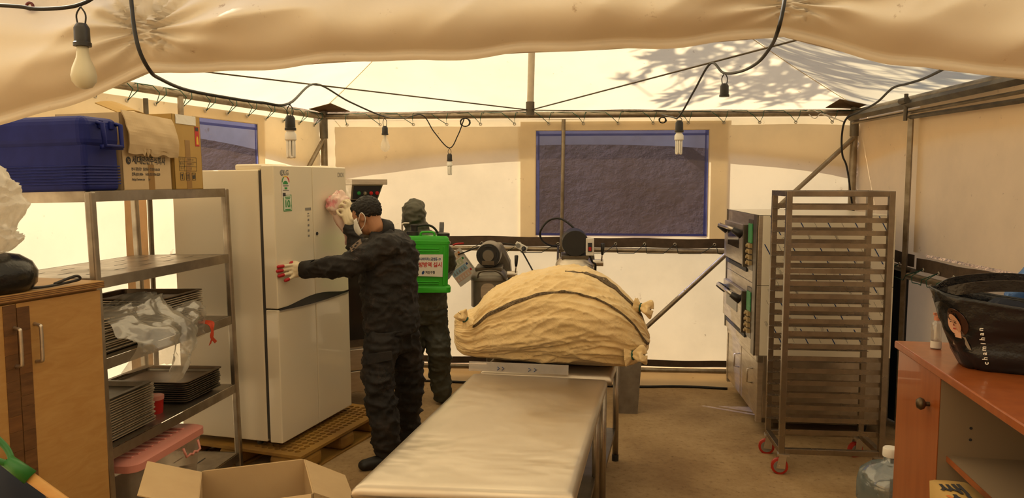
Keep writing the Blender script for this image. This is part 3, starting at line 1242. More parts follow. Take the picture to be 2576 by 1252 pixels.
# cardboard boxes on the top tier
def carton(name, label, x0, y0, w, d, h, mat, z=SHELF_Z[4]):
    t = thing(name, label, 'box', on_rack(x0, y0, z), rot=RROT)
    m = MB()
    m.bb((0, 0, 0), (w, d, 0.004))
    m.bb((0, 0, 0), (w, 0.004, h))
    m.bb((0, d - .004, 0), (w, d, h))
    m.bb((0, 0, 0), (.004, d, h))
    m.bb((w - .004, 0, 0), (w, d, h))
    m.build('carton', mat, t)
    return t


b1 = carton('cardboard_box', 'cardboard box with torn hanging flap and black Korean print beside the blue cooler', 0.232, -0.01, 0.40, 0.34, 0.375, 'cardboard_pale')
# torn flap folded down over the front
m = MB()


def flap(u, v):
    x = -0.005 + 0.415 * u + 0.015 * v
    z = 0.385 - 0.205 * v + (0.02 * noise.noise((u * 5, 1, 1)) if v > .9 else 0) - 0.015 * u
    if v > .9 and 0.28 < u < 0.42:
        z -= 0.012 * math.sin(u * 90)
    y = -0.012 - 0.030 * math.sin(v * 2.6) + 0.006 * noise.noise((u * 4, v * 4, 0))
    return (x, y, z)


m.grid(flap, 30, 14)
m.build('torn_flap', 'cardboard_pale', b1, solid=0.005)
m = MB()
m.grid(lambda u, v: (0.02 + .33 * u, 0.02 + .12 * v, 0.375 + 0.05 * v + .02 * math.sin(u * 4)), 8, 4)
m.build('top_flap', 'cardboard_yellow', b1, solid=0.004)
m = MB()
m.bb((0.20, -0.0012, 0.0), (0.25, 0, 0.13))
m.build('tape', 'tape_brown', b1)
m = MB()
m.lathe([(0.019, 0), (0.019, .0005)], 20, front_M(0.045, -0.0012, 0.145))
em = m.build('emblem', 'print_dark', b1)
m = MB()
m.tube([(0.037, -.0025, .152), (0.053, -.0025, .148), (0.037, -.0025, .142), (0.053, -.0025, .138)], 0.0022, 4)
m.build('emblem_mark', 'cardboard_pale', em)
text('세대', 0.044, 'print_dark', b1, front_M(0.072, -0.0015, 0.146), align='LEFT', bold=0.0008)
text('안전주식회사', 0.044, 'print_dark', b1, front_M(0.152, -0.0015, 0.146), align='LEFT', bold=0.0008, sx=0.82)
text('본사·공장:경7   일산동구 창영원 634-38', 0.018, 'print_dark', b1, front_M(0.065, -0.0015, 0.103), align='LEFT', bold=0.0004, sx=0.80)
text('전화:(031)904-    FAX:(031)904-0239', 0.018, 'print_dark', b1, front_M(0.065, -0.0015, 0.078), align='LEFT', bold=0.0004, sx=0.86)
text('http://www.se      kr', 0.018, 'print_dark', b1, front_M(0.065, -0.0015, 0.053), align='LEFT', bold=0.0003)

b2 = carton('cardboard_box', 'tall ochre cardboard box with printed care symbols nearest the fridge', 0.66, -0.015, 0.275, 0.30, 0.405, 'cardboard_yellow')
m = MB()
m.bb((0.11, -0.0012, 0.0), (0.16, 0, 0.27))
m.build('tape', 'tape_brown', b2)
m = MB()
m.grid(lambda u, v: (0.03 + .20 * u, -0.002 - .004 * noise.noise((u * 5, v * 5, 0)) ** 2, 0.405 - .05 * v), 8, 3)
m.build('tape_piece', 'print_white', b2, solid=0.0006)
s_ = flat([(0, 0), (.042, 0), (.042, .11), (0, .11)], 'print_red', b2, front_M(0.215, -0.0016, 0.24), 'warning_label')
flat([(.006, .085), (.036, .085), (.036, .106), (.006, .106)], 'print_dark', s_, front_M(0.215, -0.0024, 0.24), 'label_print')
flat([(.010, .010), (.034, .010), (.030, .05), (.020, .06), (.012, .045)], 'yellow_print', s_, front_M(0.215, -0.0024, 0.24), 'label_print')
m = MB()
for k in range(4):
    m.bb((0.045, -.0014, 0.100 + .025 * k), (0.215, -.0002, 0.1014 + .025 * k))
for x in (0.045, 0.095, 0.215):
    m.bb((x, -.0014, 0.10), (x + .0014, -.0002, 0.176))
m.build('printed_table', 'print_dark', b2)
for k, (a, b) in enumerate((('코 드', '가연제1-03'), ('품 명', '튀김세트기'), ('코 수', '1 호'))):
    text(a, 0.017, 'print_dark', b2, front_M(0.07, -0.0015, 0.163 - .025 * k))
    text(b, 0.014, 'print_dark', b2, front_M(0.155, -0.0015, 0.163 - .025 * k))
for k, x in enumerate((0.05, 0.105, 0.165)):
    m = MB()
    for a, b in (((x, .05), (x + .034, .05)), ((x + .034, .05), (x + .034, .09)), ((x + .034, .09), (x, .09)), ((x, .09), (x, .05))):
        m.tube([(a[0], -.0014, a[1]), (b[0], -.0014, b[1])], 0.0011, 4)
    if k == 0:
        m.prism([(x + .008, .083), (x + .026, .083), (x + .019, .068), (x + .019, .058), (x + .025, .055), (x + .009, .055), (x + .015, .058), (x + .015, .068)], 0.001, TR((0, -.0016, 0)))
    elif k == 1:
        for q in (x + .011, x + .023):
            m.prism([(q - .002, .056), (q + .002, .056), (q + .002, .075), (q + .005, .075), (q, .084), (q - .005, .075), (q - .002, .075)], 0.001, TR((0, -.0016, 0)))
    else:
        m.prism([(x + .010, .056), (x + .024, .056), (x + .028, .072), (x + .022, .084), (x + .017, .068), (x + .012, .084), (x + .006, .072)], 0.001, TR((0, -.0016, 0)))
    m.build('care_symbol', 'print_dark', b2)

# ------------------------------------------------------------------ birch cabinet (front left)
wc = thing('wooden_cabinet', 'birch plywood cabinet with walnut strips and bow handles beside the steel rack', 'cabinet', (-2.083, 2.61, 0), 72)
WCL, WCD, WCH = 0.82, 0.42, 1.388
m = MB()
m.bb((0, 0.022, 0.0), (WCL, WCD, WCH - .034))
m.build('carcass', 'birch', wc)
m = MB()
m.bb((-.01, -.01, WCH - .030), (WCL + .012, WCD, WCH))
tp = m.build('worktop', 'birch', wc, bevel=0.002)
for k in range(4):
    m = MB()
    m.bb((-.0105, -.0112, WCH - .029 + k * .0073), (WCL + .0125, -.010, WCH - .0255 + k * .0073))
    m.build('ply_layer', 'walnut' if k % 2 else 'walnut_light', tp)
for s, x0, x1 in ((0, 0.002, 0.408), (1, 0.412, 0.818)):
    m = MB()
    m.bb((x0, 0.0, 0.03), (x1, 0.020, WCH - .040))
    dr = m.build('door', 'birch', wc, bevel=0.0015)
    xs = x1 - .055 if s == 0 else x0
    z = 0.032
    k = 0
    while z < WCH - .06:
        h_ = random.uniform(0.035, 0.10)
        h_ = min(h_, WCH - .041 - z)
        m = MB()
        m.bb((xs, -.0022, z), (xs + .055, 0.001, z + h_ - .0012))
        m.build('walnut_strip', random.choice(('walnut', 'walnut', 'walnut_light')), dr)
        z += h_
    hx = x1 - .012 if s == 0 else x0 + .075
    m = MB()
    m.tube(spline([(hx, 0, 1.255), (hx, -.028, 1.25), (hx, -.034, 1.235), (hx, -.034, 1.12), (hx, -.028, 1.105), (hx, 0, 1.10)], 5), 0.0075, 8)
    m.build('handle', 'steel', dr, smooth=True)

# black helmet-like bag and white plastic bag on the cabinet
m = MB(TR((-2.10, 3.02, WCH), rz=60))
prof = [(0.0, 0.0), (0.16, 0.0), (0.185, 0.03), (0.19, 0.08), (0.17, 0.12), (0.13, 0.15), (0.06, 0.165), (0.0, 0.166)]
m.lathe(prof, 28, TR(s=(1.05, 0.85, 0.98)), caps=False)
for i, p in enumerate(m.v):
    k = noise.noise((p.x * 6, p.y * 6, p.z * 6))
    m.v[i] = p + Vector((k * .012, k * .012, 0))
bb_ = m.build('black_pouch', 'glossy_black', smooth=True)
tag(bb_, 'glossy black rounded pouch lying on the birch cabinet', 'pouch')
m = MB()
m.tube(spline([(-1.97, 3.10, WCH + .008), (-1.93, 3.15, WCH + .007), (-1.90, 3.26, WCH + .010), (-1.868, 3.30, WCH + .02), (-1.875, 3.28, WCH + .035), (-1.92, 3.2, WCH + .012)], 6), 0.006, 6)
m.build('strap', 'black_plastic', bb_, smooth=True)
m = MB()


def wbag(u, v):
    a = 2 * math.pi * u
    z = 0.155 + 0.34 * v
    r = 0.185 * (1 - 0.25 * (2 * v - 1) ** 4) * (1 + 0.05 * math.cos(4 * a))
    if v > .85:
        z += 0.04 * math.sin(a * 2 + 1.2) * (v - .85) / .15
        r *= 1 - 0.35 * ((v - .85) / .15) ** 2
    k = noise.noise((math.cos(a) * 2.2, math.sin(a) * 2.2, v * 5)) + 0.5 * abs(noise.noise((math.cos(a) * 5, math.sin(a) * 5, v * 9)))
    k += 0.7 * (1 - abs(noise.noise((math.cos(a) * 4 + v, math.sin(a) * 4, v * 7 + 3)))) ** 4
    r += 0.030 * k
    return (-2.155 + r * math.cos(a) * 1.05, 3.0 + r * math.sin(a) * .85, WCH + z + 0.015 * k)


m.grid(wbag, 110, 60, closed_u=True)
n = len(m.v)
c0 = sum((m.v[i] for i in range(n - 110, n)), Vector()) / 110
m.v.append(c0 + Vector((0, 0, -.03)))
m.f += [(n - 110 + i, n - 110 + (i + 1) % 110, n) for i in range(110)]
tag(m.build('plastic_bag', 'white_bag', smooth=True), 'milky white plastic bag piled on the black pouch over the birch cabinet', 'plastic bag')

# ------------------------------------------------------------------ open carton, shovel and dark bag (bottom left)
oc = thing('cardboard_box', 'open empty cardboard box with spread flaps on the floor', 'box', (-1.165, 2.75, 0), 20)
h = 0.62
m = MB()
ow, od = 0.42, 0.40
m.bb((0, 0, 0), (ow, od, 0.004))
for a, b in (((0, 0, 0), (ow, .004, h)), ((0, od - .004, 0), (ow, od, h)), ((0, 0, 0), (.004, od, h)), ((ow - .004, 0, 0), (ow, od, h))):
    m.bb(a, b)
m.build('carton', 'cardboard', oc)
for pts in ([(0, 0.01, h), (0, od - .01, h), (-.20, od - .02, h + .075), (-.20, 0.02, h + .075)],
            [(0.01, od, h), (ow - .01, od, h), (ow - .02, od + .16, h - .10), (.02, od + .16, h - .10)],
            [(ow, 0.01, h), (ow, od - .01, h), (ow + .17, od - .02, h - .09), (ow + .17, .02, h - .09)],
            [(0.01, 0, h), (ow - .01, 0, h), (ow - .02, -.15, h - .12), (.02, -.15, h - .12)]):
    m = MB()
    m.add(pts, [(0, 1, 2, 3)])
    m.build('flap', 'cardboard', oc, solid=0.004)

sv = thing('shovel', 'shovel with a green plastic grip and wooden shaft against the birch cabinet', 'shovel', (-1.05, 2.28, 0))
# shaft runs from the grip (top left) down to the right
G = Vector((-1.618, 2.400, 0.934))
Bt = Vector((-0.62, 2.56, 0.02))
sd = (Bt - G).normalized()
sx_ = Vector((0.35, 0.9, 0)).normalized()
m = MB()
m.tube([G + sd * .03, Bt], 0.017, 12)
m.build('shaft', 'handle_wood', sv, smooth=True)
m = MB()
m.tube([G - sd * .005, G + sd * .085], [0.021, 0.025], 12)
up_ = sd.cross(sx_).normalized()
for s in (-1, 1):
    m.tube(spline([G + sd * .01 + sx_ * s * .008, G - sd * .05 + sx_ * s * .038, G - sd * .12 + sx_ * s * .05], 5), 0.0105, 8)
m.tube([G - sd * .12 - sx_ * .058, G - sd * .12 + sx_ * .058], 0.013, 8)
m.build('grip', 'shovel_green', sv, smooth=True)
m = MB()
m.ell(G + sd * .065 + up_ * -.024, (.004, .004, .004), 8, 6)
m.build('screw', 'print_dark', sv)
m = MB()
bl = [(-.10, 0), (.10, 0), (.11, .12), (.09, .24), (0, .30), (-.09, .24), (-.11, .12)]
MX = Matrix((sx_, sd, up_)).transposed().to_4x4()
MX.translation = Bt
m.grid(lambda a, b: MX @ Vector(((a - .5) * .22 * (1 if b < .6 else 1 - (b - .6) * 1.5), -.03 + .02 * b, -.01 - .02 * (2 * a - 1) ** 2)), 8, 2)
m.build('blade', 'steel_dark', sv, solid=0.003)
for p in sv.children:
    p.matrix_parent_inverse = Matrix.Translation(-Vector(sv.location))

m = MB()
for k, (z, r) in enumerate(()):
    pass


def sackish(u, v):
    a = 2 * math.pi * u
    r = 0.155 * math.sin(min(1, v * 1.15 + .12) * math.pi * .5) if v < .5 else 0.155 * math.cos((v - .5) / .5 * math.pi * .5) ** .6
    r = max(r, 0.002)
    k = noise.noise((math.cos(a) * 2, math.sin(a) * 2, v * 4))
    r *= 1 + .08 * k
    return (-1.77 + r * math.cos(a), 2.62 + r * math.sin(a), 0.0 + 0.86 * v)


m.grid(sackish, 32, 20, closed_u=True)
tag(m.build('garbage_bag', 'navy_fabric', smooth=True), 'dark navy bulging bag standing behind the shovel grip', 'bag')

# ------------------------------------------------------------------ stainless tables
def quad_table(name, label, c, z, leg_h=None, roll=0.03, shelf_z=0.30, mat='steel_top', legs=True, lip=0.045):
    """c: near-left, near-right, far-right, far-left (x, y)"""
    t = thing(name, label, 'table')
    NLx, NRx, FRx, FLx = [Vector((*p, 0)) for p in c]

    def Q(u, v, zz):
        p = NLx.lerp(NRx, u).lerp(FLx.lerp(FRx, u), v)
        return Vector((p.x, p.y, zz))
    m = MB()
    nu, nv = 26, 44

    def top(a, b):
        # rolled edge all round
        w = (NRx - NLx).length
        l = (FLx - NLx).length
        ex = 1.0
        zz = z
        u, v = a, b
        # map border cells to the rolled skirt
        def edge(s, ln):
            e = roll / ln
            if s < 0.12:
                k = 1 - s / 0.12
                an = k * math.pi * 1.0
                return e * (1 - math.sin(min(an, math.pi / 2))) if an < math.pi / 2 else e * 0.25 * (1 - math.cos(an - math.pi / 2)), (1 - math.cos(min(an, math.pi / 2))) * roll + (max(0, an - math.pi / 2) / (math.pi / 2)) * lip * .5
            return e + (s - .12) / .38 * (0.5 - e), 0.0
        if u <= .5:
            uu, d1 = edge(u, w)
        else:
            uu, d1 = edge(1 - u, w)
            uu = 1 - uu
        if v <= .5:
            vv, d2 = edge(v, l)
        else:
            vv, d2 = edge(1 - v, l)
            vv = 1 - vv
        p = Q(uu, vv, 0)
        zz = z - max(d1, d2) + 0.0015 * noise.noise((p.x * 4, p.y * 4, 0))
        return Vector((p.x, p.y, zz))
    m.grid(top, 50, 66)
    m.build('top', mat, t, smooth=True)
    if legs:
        ins = 0.07
        for u in (ins, 1 - ins):
            for v in (0.05, 0.95):
                p = Q(u, v, 0)
                m = MB()
                m.tube([(p.x, p.y, 0.03), (p.x, p.y, z - .03)], 0.0195, 12)
                lg = m.build('leg', 'steel_rack', t, smooth=True)
                m = MB()
                m.cyl((p.x, p.y, 0), (p.x, p.y, 0.045), 0.022, 12)
                m.build('foot', 'black_plastic', lg, auto=40)
        m = MB()
        a, b, c_, d = Q(ins, .05, 0), Q(1 - ins, .05, 0), Q(1 - ins, .95, 0), Q(ins, .95, 0)
        for zz in (shelf_z, shelf_z - .03):
            m.add([(p.x, p.y, zz) for p in (a, b, c_, d)], [(0, 1, 2, 3)])
        for p, q in ((a, b), (b, c_), (c_, d), (d, a)):
            m.add([(p.x, p.y, shelf_z), (q.x, q.y, shelf_z), (q.x, q.y, shelf_z - .03), (p.x, p.y, shelf_z - .03)], [(0, 1, 2, 3)])
        m.build('lower_shelf', 'steel_dark', t)
        m = MB()
        for p, q in ((a, b), (b, c_), (c_, d), (d, a)):
            m.tube([(p.x, p.y, z - .05), (q.x, q.y, z - .05)], 0.015, 6)
        m.build('apron', 'steel_dark', t)
    return t


quad_table('steel_table', 'long stainless steel worktable with rounded edges beside the man in black', [(-0.548, 2.53), (0.208, 2.455), (0.50, 3.95), (-0.215, 4.09)], 0.80)
quad_table('steel_table', 'steel table under the stuffed cream sack, half hidden behind the long worktable', [(-0.18, 4.13), (0.53, 4.0), (0.74, 4.95), (0.0, 5.08)], 0.80, shelf_z=0.22)
quad_table('steel_table', 'low steel table with a bare flat sheet, butted against the long worktable', [(-0.80, 1.10), (0.05, 1.05), (0.15, 2.435), (-0.53, 2.51)], 0.765, roll=0.006, lip=0.02)
# clear board standing at the far end of the worktable
m = MB()
p0, p1 = Vector((-0.235, 4.115, 0.802)), Vector((0.30, 4.02, 0.802))
dd = (p1 - p0).normalized()
nn = Vector((dd.y, -dd.x, 0))
m.add([p0, p1, p1 + Vector((0, 0, .05)) - nn * .012, p0 + Vector((0, 0, .05)) - nn * .012], [(0, 1, 2, 3)])
bd = m.build('plastic_board', 'clear_tub', solid=0.006)
tag(bd, 'low clear plastic board standing along the far worktable edge', 'board')
for x in (0.16, 0.185, 0.33, 0.36):
    m = MB()
    q = p0 + dd * x - nn * -.004
    m.tube([q + Vector((0, 0, .012)) + nn * .008, q + dd * .012 + Vector((0, 0, .022)) + nn * .008, q + Vector((0, 0, .03)) + nn * .006], 0.002, 4)
    m.build('tape_mark', 'print_blue', bd)
# dark sheet leaning behind the table under the sack
m = MB()
m.add([(0.80, 5.95, 0.0), (0.99, 5.93, 0.0), (1.05, 6.05, 0.62), (0.82, 6.08, 0.62)], [(0, 1, 2, 3)])
tag(m.build('metal_sheet', 'steel_dark', solid=0.012), 'dark steel sheet leaning upright on the floor below the sack', 'metal sheet')

# ------------------------------------------------------------------ the big sack
principled('sack_cloth', (0.84, 0.64, 0.34), 0.75, col2=(0.76, 0.56, 0.27), nscale=4, bump=0.6, bscale=18, bdist=0.02, sheen=0.2, dist=0.5)
principled('sack_mesh', (0.16, 0.11, 0.055), 0.9, col2=(0.08, 0.055, 0.03), nscale=90, lo=0.45, hi=0.55)
sk = thing('sack', 'bulging tied cream cloth sack lying across the worktables', 'sack', (0.23, 4.35, 0.8))
TOP = [(-0.335, 1.02), (-0.32, 1.04), (-0.28, 1.05), (-0.22, 1.07), (-0.14, 1.155), (-0.03, 1.225), (0.08, 1.275), (0.20, 1.315), (0.32, 1.330), (0.45, 1.315), (0.56, 1.265), (0.65, 1.19), (0.72, 1.10), (0.76, 1.0), (0.775, 0.95)]
BOT = [(-0.335, 0.885), (-0.32, 0.85), (-0.28, 0.825), (-0.2, 0.815), (0.0, 0.805), (0.3, 0.803), (0.55, 0.80), (0.66, 0.80), (0.72, 0.83), (0.76, 0.90), (0.775, 0.93)]
HD = [(-0.335, 0.07), (-0.32, 0.12), (-0.28, 0.17), (-0.2, 0.22), (0.0, 0.33), (0.3, 0.38), (0.5, 0.37), (0.62, 0.31), (0.72, 0.20), (0.76, 0.11), (0.775, 0.03)]
YC = [(-0.335, 4.47), (0.0, 4.44), (0.4, 4.36), (0.775, 4.30)]


def sack_fn(u, v):
    x = -0.335 + 1.11 * v
    a = 2 * math.pi * u
    zt, zb, hd, yc = smooth_tab(TOP, x), smooth_tab(BOT, x), max(.02, smooth_tab(HD, x)), lerp_tab(YC, x)
    zc, hz_ = (zt + zb) / 2, (zt - zb) / 2
    ca, sa = math.cos(a), math.sin(a)
    e = 0.80
    y = yc + hd * math.copysign(abs(ca) ** e, ca)
    zz = zc + hz_ * math.copysign(abs(sa) ** 0.85, sa)
    # long folds running between the two ties, plus creases
    fold = 0.0
    end = abs(2 * v - 1)
    fold += 0.010 * math.sin(a * 9 + 2.5 * math.sin(v * 5)) * (0.15 + end ** 2)
    ridge = 1 - abs(noise.noise((x * 2.6 + sa * .8, sa * 5.5 + x * 1.1, ca * 3)))
    fold += 0.016 * (ridge ** 3 - .45)
    ridge2 = 1 - abs(noise.noise((x * 8 - sa * 3.0, sa * 8 - 3.0 * x, ca * 5 + 9)))
    calm = 0.25 + 0.75 * max(0.0, min(1.0, .5 + 1.6 * noise.noise((x * 2.5, sa * 1.7, 5.0)) + .5 * max(0, sa)))
    fold += 0.014 * (ridge2 ** 4 - .4) * calm
    ridge3 = 1 - abs(noise.noise((x * 11 + sa * 3, sa * 24 + 5.0 * x, ca * 12 + 2)))
    fold += 0.007 * (ridge3 ** 3 - .4) * calm
    fold += 0.02 * noise.noise((x * 2.2, sa * 2.0, ca * 2 + 4))
    if sa < -0.75:
        fold *= 0.3
    y += ca * fold
    zz += sa * fold
    if zz < 0.803:
        zz = 0.803
    return Vector((x - .23, y - 4.35, zz - .8))


m = MB()
m.grid(sack_fn, 260, 220, closed_u=True)
m.build('sack_body', 'sack_cloth', sk, smooth=True)


def on_sack(x, ang, off=0.004):
    v = (x + 0.335) / 1.11
    p = sack_fn((ang % 360) / 360, v)
    q = sack_fn(0.0, v)
    zc = (smooth_tab(TOP, x) + smooth_tab(BOT, x)) / 2 - .8
    c = Vector((p.x, lerp_tab(YC, x) - 4.35, zc))
    return p + (p - c).normalized() * off


# dark mesh seams following the bulge (front seam and rear top seam)
def seam(tab, width, name):
    m = MB()
    for i in range(len(tab) - 1):
        pass
    N_ = 60
    x0, x1 = tab[0][0], tab[-1][0]
    row = []
    for k in range(N_ + 1):
        x = x0 + (x1 - x0) * k / N_
        a = smooth_tab([(q[0], q[1]) for q in tab], x)
        w_ = lerp_tab([(q[0], q[2]) for q in tab], x)
        row.append((on_sack(x, a - w_, .005), on_sack(x, a, .009), on_sack(x, a + w_, .005)))
    vs = [p for r in row for p in r]
    fs = []
    for k in range(N_):
        for j in range(2):
            fs.append((k * 3 + j, k * 3 + j + 1, k * 3 + j + 4, k * 3 + j + 3))
    m.add(vs, fs)
    m.build(name, 'sack_mesh', sk, solid=0.004)


seam([(-0.22, 152, 2.5), (-0.05, 147, 4.0), (0.10, 143, 2.0), (0.3, 142, 1.2), (0.5, 150, 1.2), (0.65, 162, 1.6), (0.75, 185, 3)], 1, 'mesh_seam')
seam([(0.30, 96, 2.0), (0.42, 104, 6), (0.55, 110, 7), (0.66, 116, 5), (0.73, 120, 3)], 1, 'mesh_seam')


def tuft(c, s, d, name='tied_end'):
    m = MB()

    def fn(u, v):
        a = 2 * math.pi * u
        r = smooth_tab([(0, 1.25), (.2, .70), (.32, .42), (.45, .62), (.7, .98), (.9, 1.05), (1, .75)], v)
        ruf = max(0, v - .3) / .7
        r *= s * (1 + (.08 + .20 * ruf) * math.sin(a * 4 + v * 2 + 1.5 * noise.noise((math.cos(a), math.sin(a), v * 2))) + .25 * noise.noise((math.cos(a) * 2, math.sin(a) * 2, v * 3 + s * 40)))
        if v > .98:
            r *= .2
        ax = Vector(d).normalized()
        p = ax.cross(Vector((0, 1, 0.2))).normalized()
        q = ax.cross(p)
        return Vector(c) + ax * (v * s * 2.3 * (1 + .10 * math.sin(a * 2 + s * 60))) + (p * math.cos(a) + q * math.sin(a)) * r
    m.grid(fn, 48, 22, closed_u=True)
    o = m.build(name, 'sack_cloth', sk, smooth=True)
    g = MB()
    ax = Vector(d).normalized()
    p = ax.cross(Vector((0, 1, 0.2))).normalized()
    q = ax.cross(p)
    g.tube([Vector(c) + ax * s * .77 + (p * math.cos(k * .5236) + q * math.sin(k * .5236)) * s * .50 for k in range(12)], 0.005, 6, closed=True)
    g.build('green_tie', 'green_cord', o, smooth=True)


tuft((-0.475, -0.12, 0.245), 0.034, (-0.45, -.3, .62))
tuft((0.445, -0.17, 0.345), 0.042, (.85, -.4, -.12))
tuft((0.385, -0.30, 0.10), 0.045, (.75, -.35, .12))

# ------------------------------------------------------------------ bread oven (right)
ov = thing('deck_oven', 'double-deck stainless bread oven with protective film on its side', 'oven', (1.85, 6.60, 0), -95.3)
OW, OD = 1.18, 0.93
for z0, z1 in ((0.585, 1.09), (1.09, 1.59)):
    m = MB()
    m.bb((0, 0.0, z0), (OW, OD, z1 - .003))
    m.build('deck', 'steel', ov, bevel=0.003)
for a, b in (((-.004, -.006, 0.583), (0.03, 0.0, 1.592)), ((OW - .10, -.012, 0.583), (OW, 0.0, 1.592))):
    m = MB()
    m.bb(a, b)
    m.build('front_pillar', 'steel_dark', ov, bevel=0.002)
m = MB()
m.add([(0, 0, 1.5905), (OW, 0, 1.5905), (OW, OD, 1.5905), (0, OD, 1.5905)], [(0, 1, 2, 3)])
m.build('top_film', 'film_paper', ov)
# film on the side that faces the room
fm = MB()
fm.bb((OW, 0.03, 0.585), (OW + .002, OD, 1.088))
fm.bb((OW, 0.03, 1.093), (OW + .002, OD, 1.588))
fp = fm.build('side_film', 'film_paper', ov)
# printed diagonals and words on the film
lines_ = MB()
thin = MB()
SX = OW + .0032


def side(a, b):
    return (SX, a, b)


k = 0
for i in range(-2, 14):
    for j in range(6):
        ya = 0.08 + i * 0.092 - j * 0.035
        zt = 1.585 - j * 0.20 - (i % 2) * 0.0
        for (L0, wd, tgt) in ((0.135, .004, lines_),) if (i % 2 == 0) else ((0.10, .0014, thin),):
            y2, z2 = ya + L0 * .55, zt - L0
            if ya < 0.036 or y2 > OD or z2 < .59 or zt > 1.586:
                continue
            tgt.add([side(ya - wd, zt), side(ya + wd, zt), side(y2 + wd, z2), side(y2 - wd, z2)], [(0, 1, 2, 3)])
lines_.build('printed_stripes', 'print_blue', fp, kind='stuff')
thin.build('printed_lines', 'print_grey', fp, kind='stuff')
ang = math.degrees(math.atan2(-1, .55))
for i in range(-2, 14, 2):
    for j in range(6):
        ya = 0.08 + i * 0.092 - j * 0.035 + .175 * .55
        zt = 1.585 - j * 0.20 - .168
        if ya < 0.07 or ya > OD - .04 or zt < .63:
            continue
        M_ = Matrix.Translation((SX, ya, zt)) @ Matrix(((0, 0, 1, 0), (1, 0, 0, 0), (0, 1, 0, 0), (0, 0, 0, 1))) @ Euler((0, 0, math.radians(ang))).to_matrix().to_4x4()
        text('STAINLESS STEEL' if (i + j) % 3 else 'STEEL', 0.024, 'print_grey', fp, M_, sx=0.62)
for z in (1.10, 1.60):
    dz = z - 0.02
    # door with handle
    m = MB()
    m.bb((0.05, -.030, dz - .38), (0.86, -.002, dz - .08))
    dr = m.build('door', 'steel', ov, bevel=0.004)
    m = MB()
    m.bb((0.22, -.034, dz - .27), (0.66, -.030, dz - .13))
    m.build('door_glass', 'oven_glass', dr)
    m = MB()
    m.bb((0.84, -.040, dz - .39), (0.875, -.004, dz - .075))
    m.build('door_edge', 'steel_dark', dr, bevel=0.002)
    m = MB()
    m.bb((0.05, -.012, dz - .43), (0.86, -.002, dz - .40))
    m.build('vent_slot', 'print_dark', ov)
    m = MB()
    m.tube([(0.16, -.095, dz - .115), (0.76, -.095, dz - .115)], 0.014, 12)
    hd = m.build('handle', 'steel', dr, smooth=True)
    for x in (0.16, 0.76):
        m = MB()
        m.tube([(x, -.03, dz - .155), (x, -.06, dz - .14), (x, -.10, dz - .115)], [0.036, 0.03, 0.022], 10)
        m.build('handle_bracket', 'black_plastic', hd, smooth=True)
    # bare control strip
    m = MB()
    m.bb((0.90, -.010, dz - .40), (1.06, 0.002, dz - .03))
    cp = m.build('control_strip', 'steel_dark', ov)
    m = MB()
    m.bb((0.93, -.018, dz - .20), (1.05, -.010, dz - .06))
    m.build('circuit_board', 'circuit_green', cp)
    for q in range(4):
        m = MB()
        m.bb((0.94, -.030, dz - .235 - q * .042), (1.04, -.010, dz - .205 - q * .042))
        m.cyl((0.99, -.03, dz - .22 - q * .042), (0.99, -.045, dz - .22 - q * .042), 0.011, 10)
        m.build('terminal', 'terminal', cp)
# stand
m = MB()
m.bb((OW - .06, 0.06, 0.095), (OW, OD, 0.583))
m.build('stand_side', 'steel_rack', ov, bevel=0.003)
m = MB()
m.bb((0.0, 0.06, 0.095), (0.06, OD, 0.583))
m.bb((0.0, OD - .05, 0.095), (OW, OD, 0.583))
m.bb((0.0, 0.06, 0.095), (OW, OD, 0.13))
m.build('stand_body', 'steel_dark', ov)
m = MB()
m.bb((0.0, 0.02, 0.53), (OW, .06, 0.583))
m.bb((0.0, 0.02, 0.095), (.045, .06, 0.583))
m.bb((OW - .045, 0.02, 0.095), (OW, .06, 0.583))
m.build('stand_frame', 'steel', ov, bevel=0.003)
for x0 in (0.05, 0.60):
    m = MB()
    m.bb((x0, 0.025, 0.13), (x0 + .535, 0.045, 0.525))
    dr = m.build('stand_door', 'steel', ov, bevel=0.003)
    m = MB()
    hx = x0 + (.46 if x0 < .3 else .40)
    m.tube([(hx, .025, .45), (hx, -.012, .445), (hx, -.012, .345), (hx, .025, .34)], 0.006, 8)
    m.build('handle', 'steel', dr, smooth=True)
for x in (0.10, OW - .12):
    for y in (0.14, OD - .12):
        caster(ov, x, y, 0.042, 'black_rubber', 0.096)

# ------------------------------------------------------------------ tray trolley
tr = thing('tray_trolley', 'tall stainless tray trolley with red wheels standing before the bread oven', 'trolley', (1.665, 4.665, 0), -5.8)
TWD, TDP, TTH = 0.63, 0.40, 1.77
for x in (0.0, TWD - .034):
    for y in (0.0, TDP - .034):
        m = MB()
        m.bb((x, y, 0.135), (x + .034, y + .034, TTH))
        m.build('upright', 'trolley_steel', tr, bevel=0.002)
for nm, z in (('bottom_rail', 0.135), ('top_rail', TTH - .034)):
    for y in (0.0, TDP - .034):
        m = MB()
        m.bb((0.034, y, z), (TWD - .034, y + .034, z + .034))
        m.build(nm, 'trolley_steel', tr, bevel=0.002)
    for x in (0.0, TWD - .034):
        m = MB()
        m.bb((x, 0.034, z), (x + .034, TDP - .034, z + .034))
        m.build(nm, 'trolley_steel', tr, bevel=0.002)
sl = MB()
sl.bb((0.0, 0.0, 0.0), (TWD, 0.0022, 0.030))
sl.bb((0.0, 0.0, 0.0), (TWD, 0.034, 0.0022))
sme = sl.mesh('tray_slide')
sme.materials.append(MATS['trolley_steel'])
for k in range(19):
    z = 1.655 - k * 0.0778
    for y, s in ((0.030, 1), (TDP - .030, -1)):
        o = bpy.data.objects.new('tray_slide', sme)
        COL.objects.link(o)
        o.parent = tr
        o.location = (0, y, z)
        o.scale = (1, s, 1)
for x in (0.03, TWD - .03):
    for y in (0.02, TDP - .02):
        caster(tr, x, y, 0.052, 'red_wheel', 0.136, 0.032, yaw=(20 if x > .3 else -10))

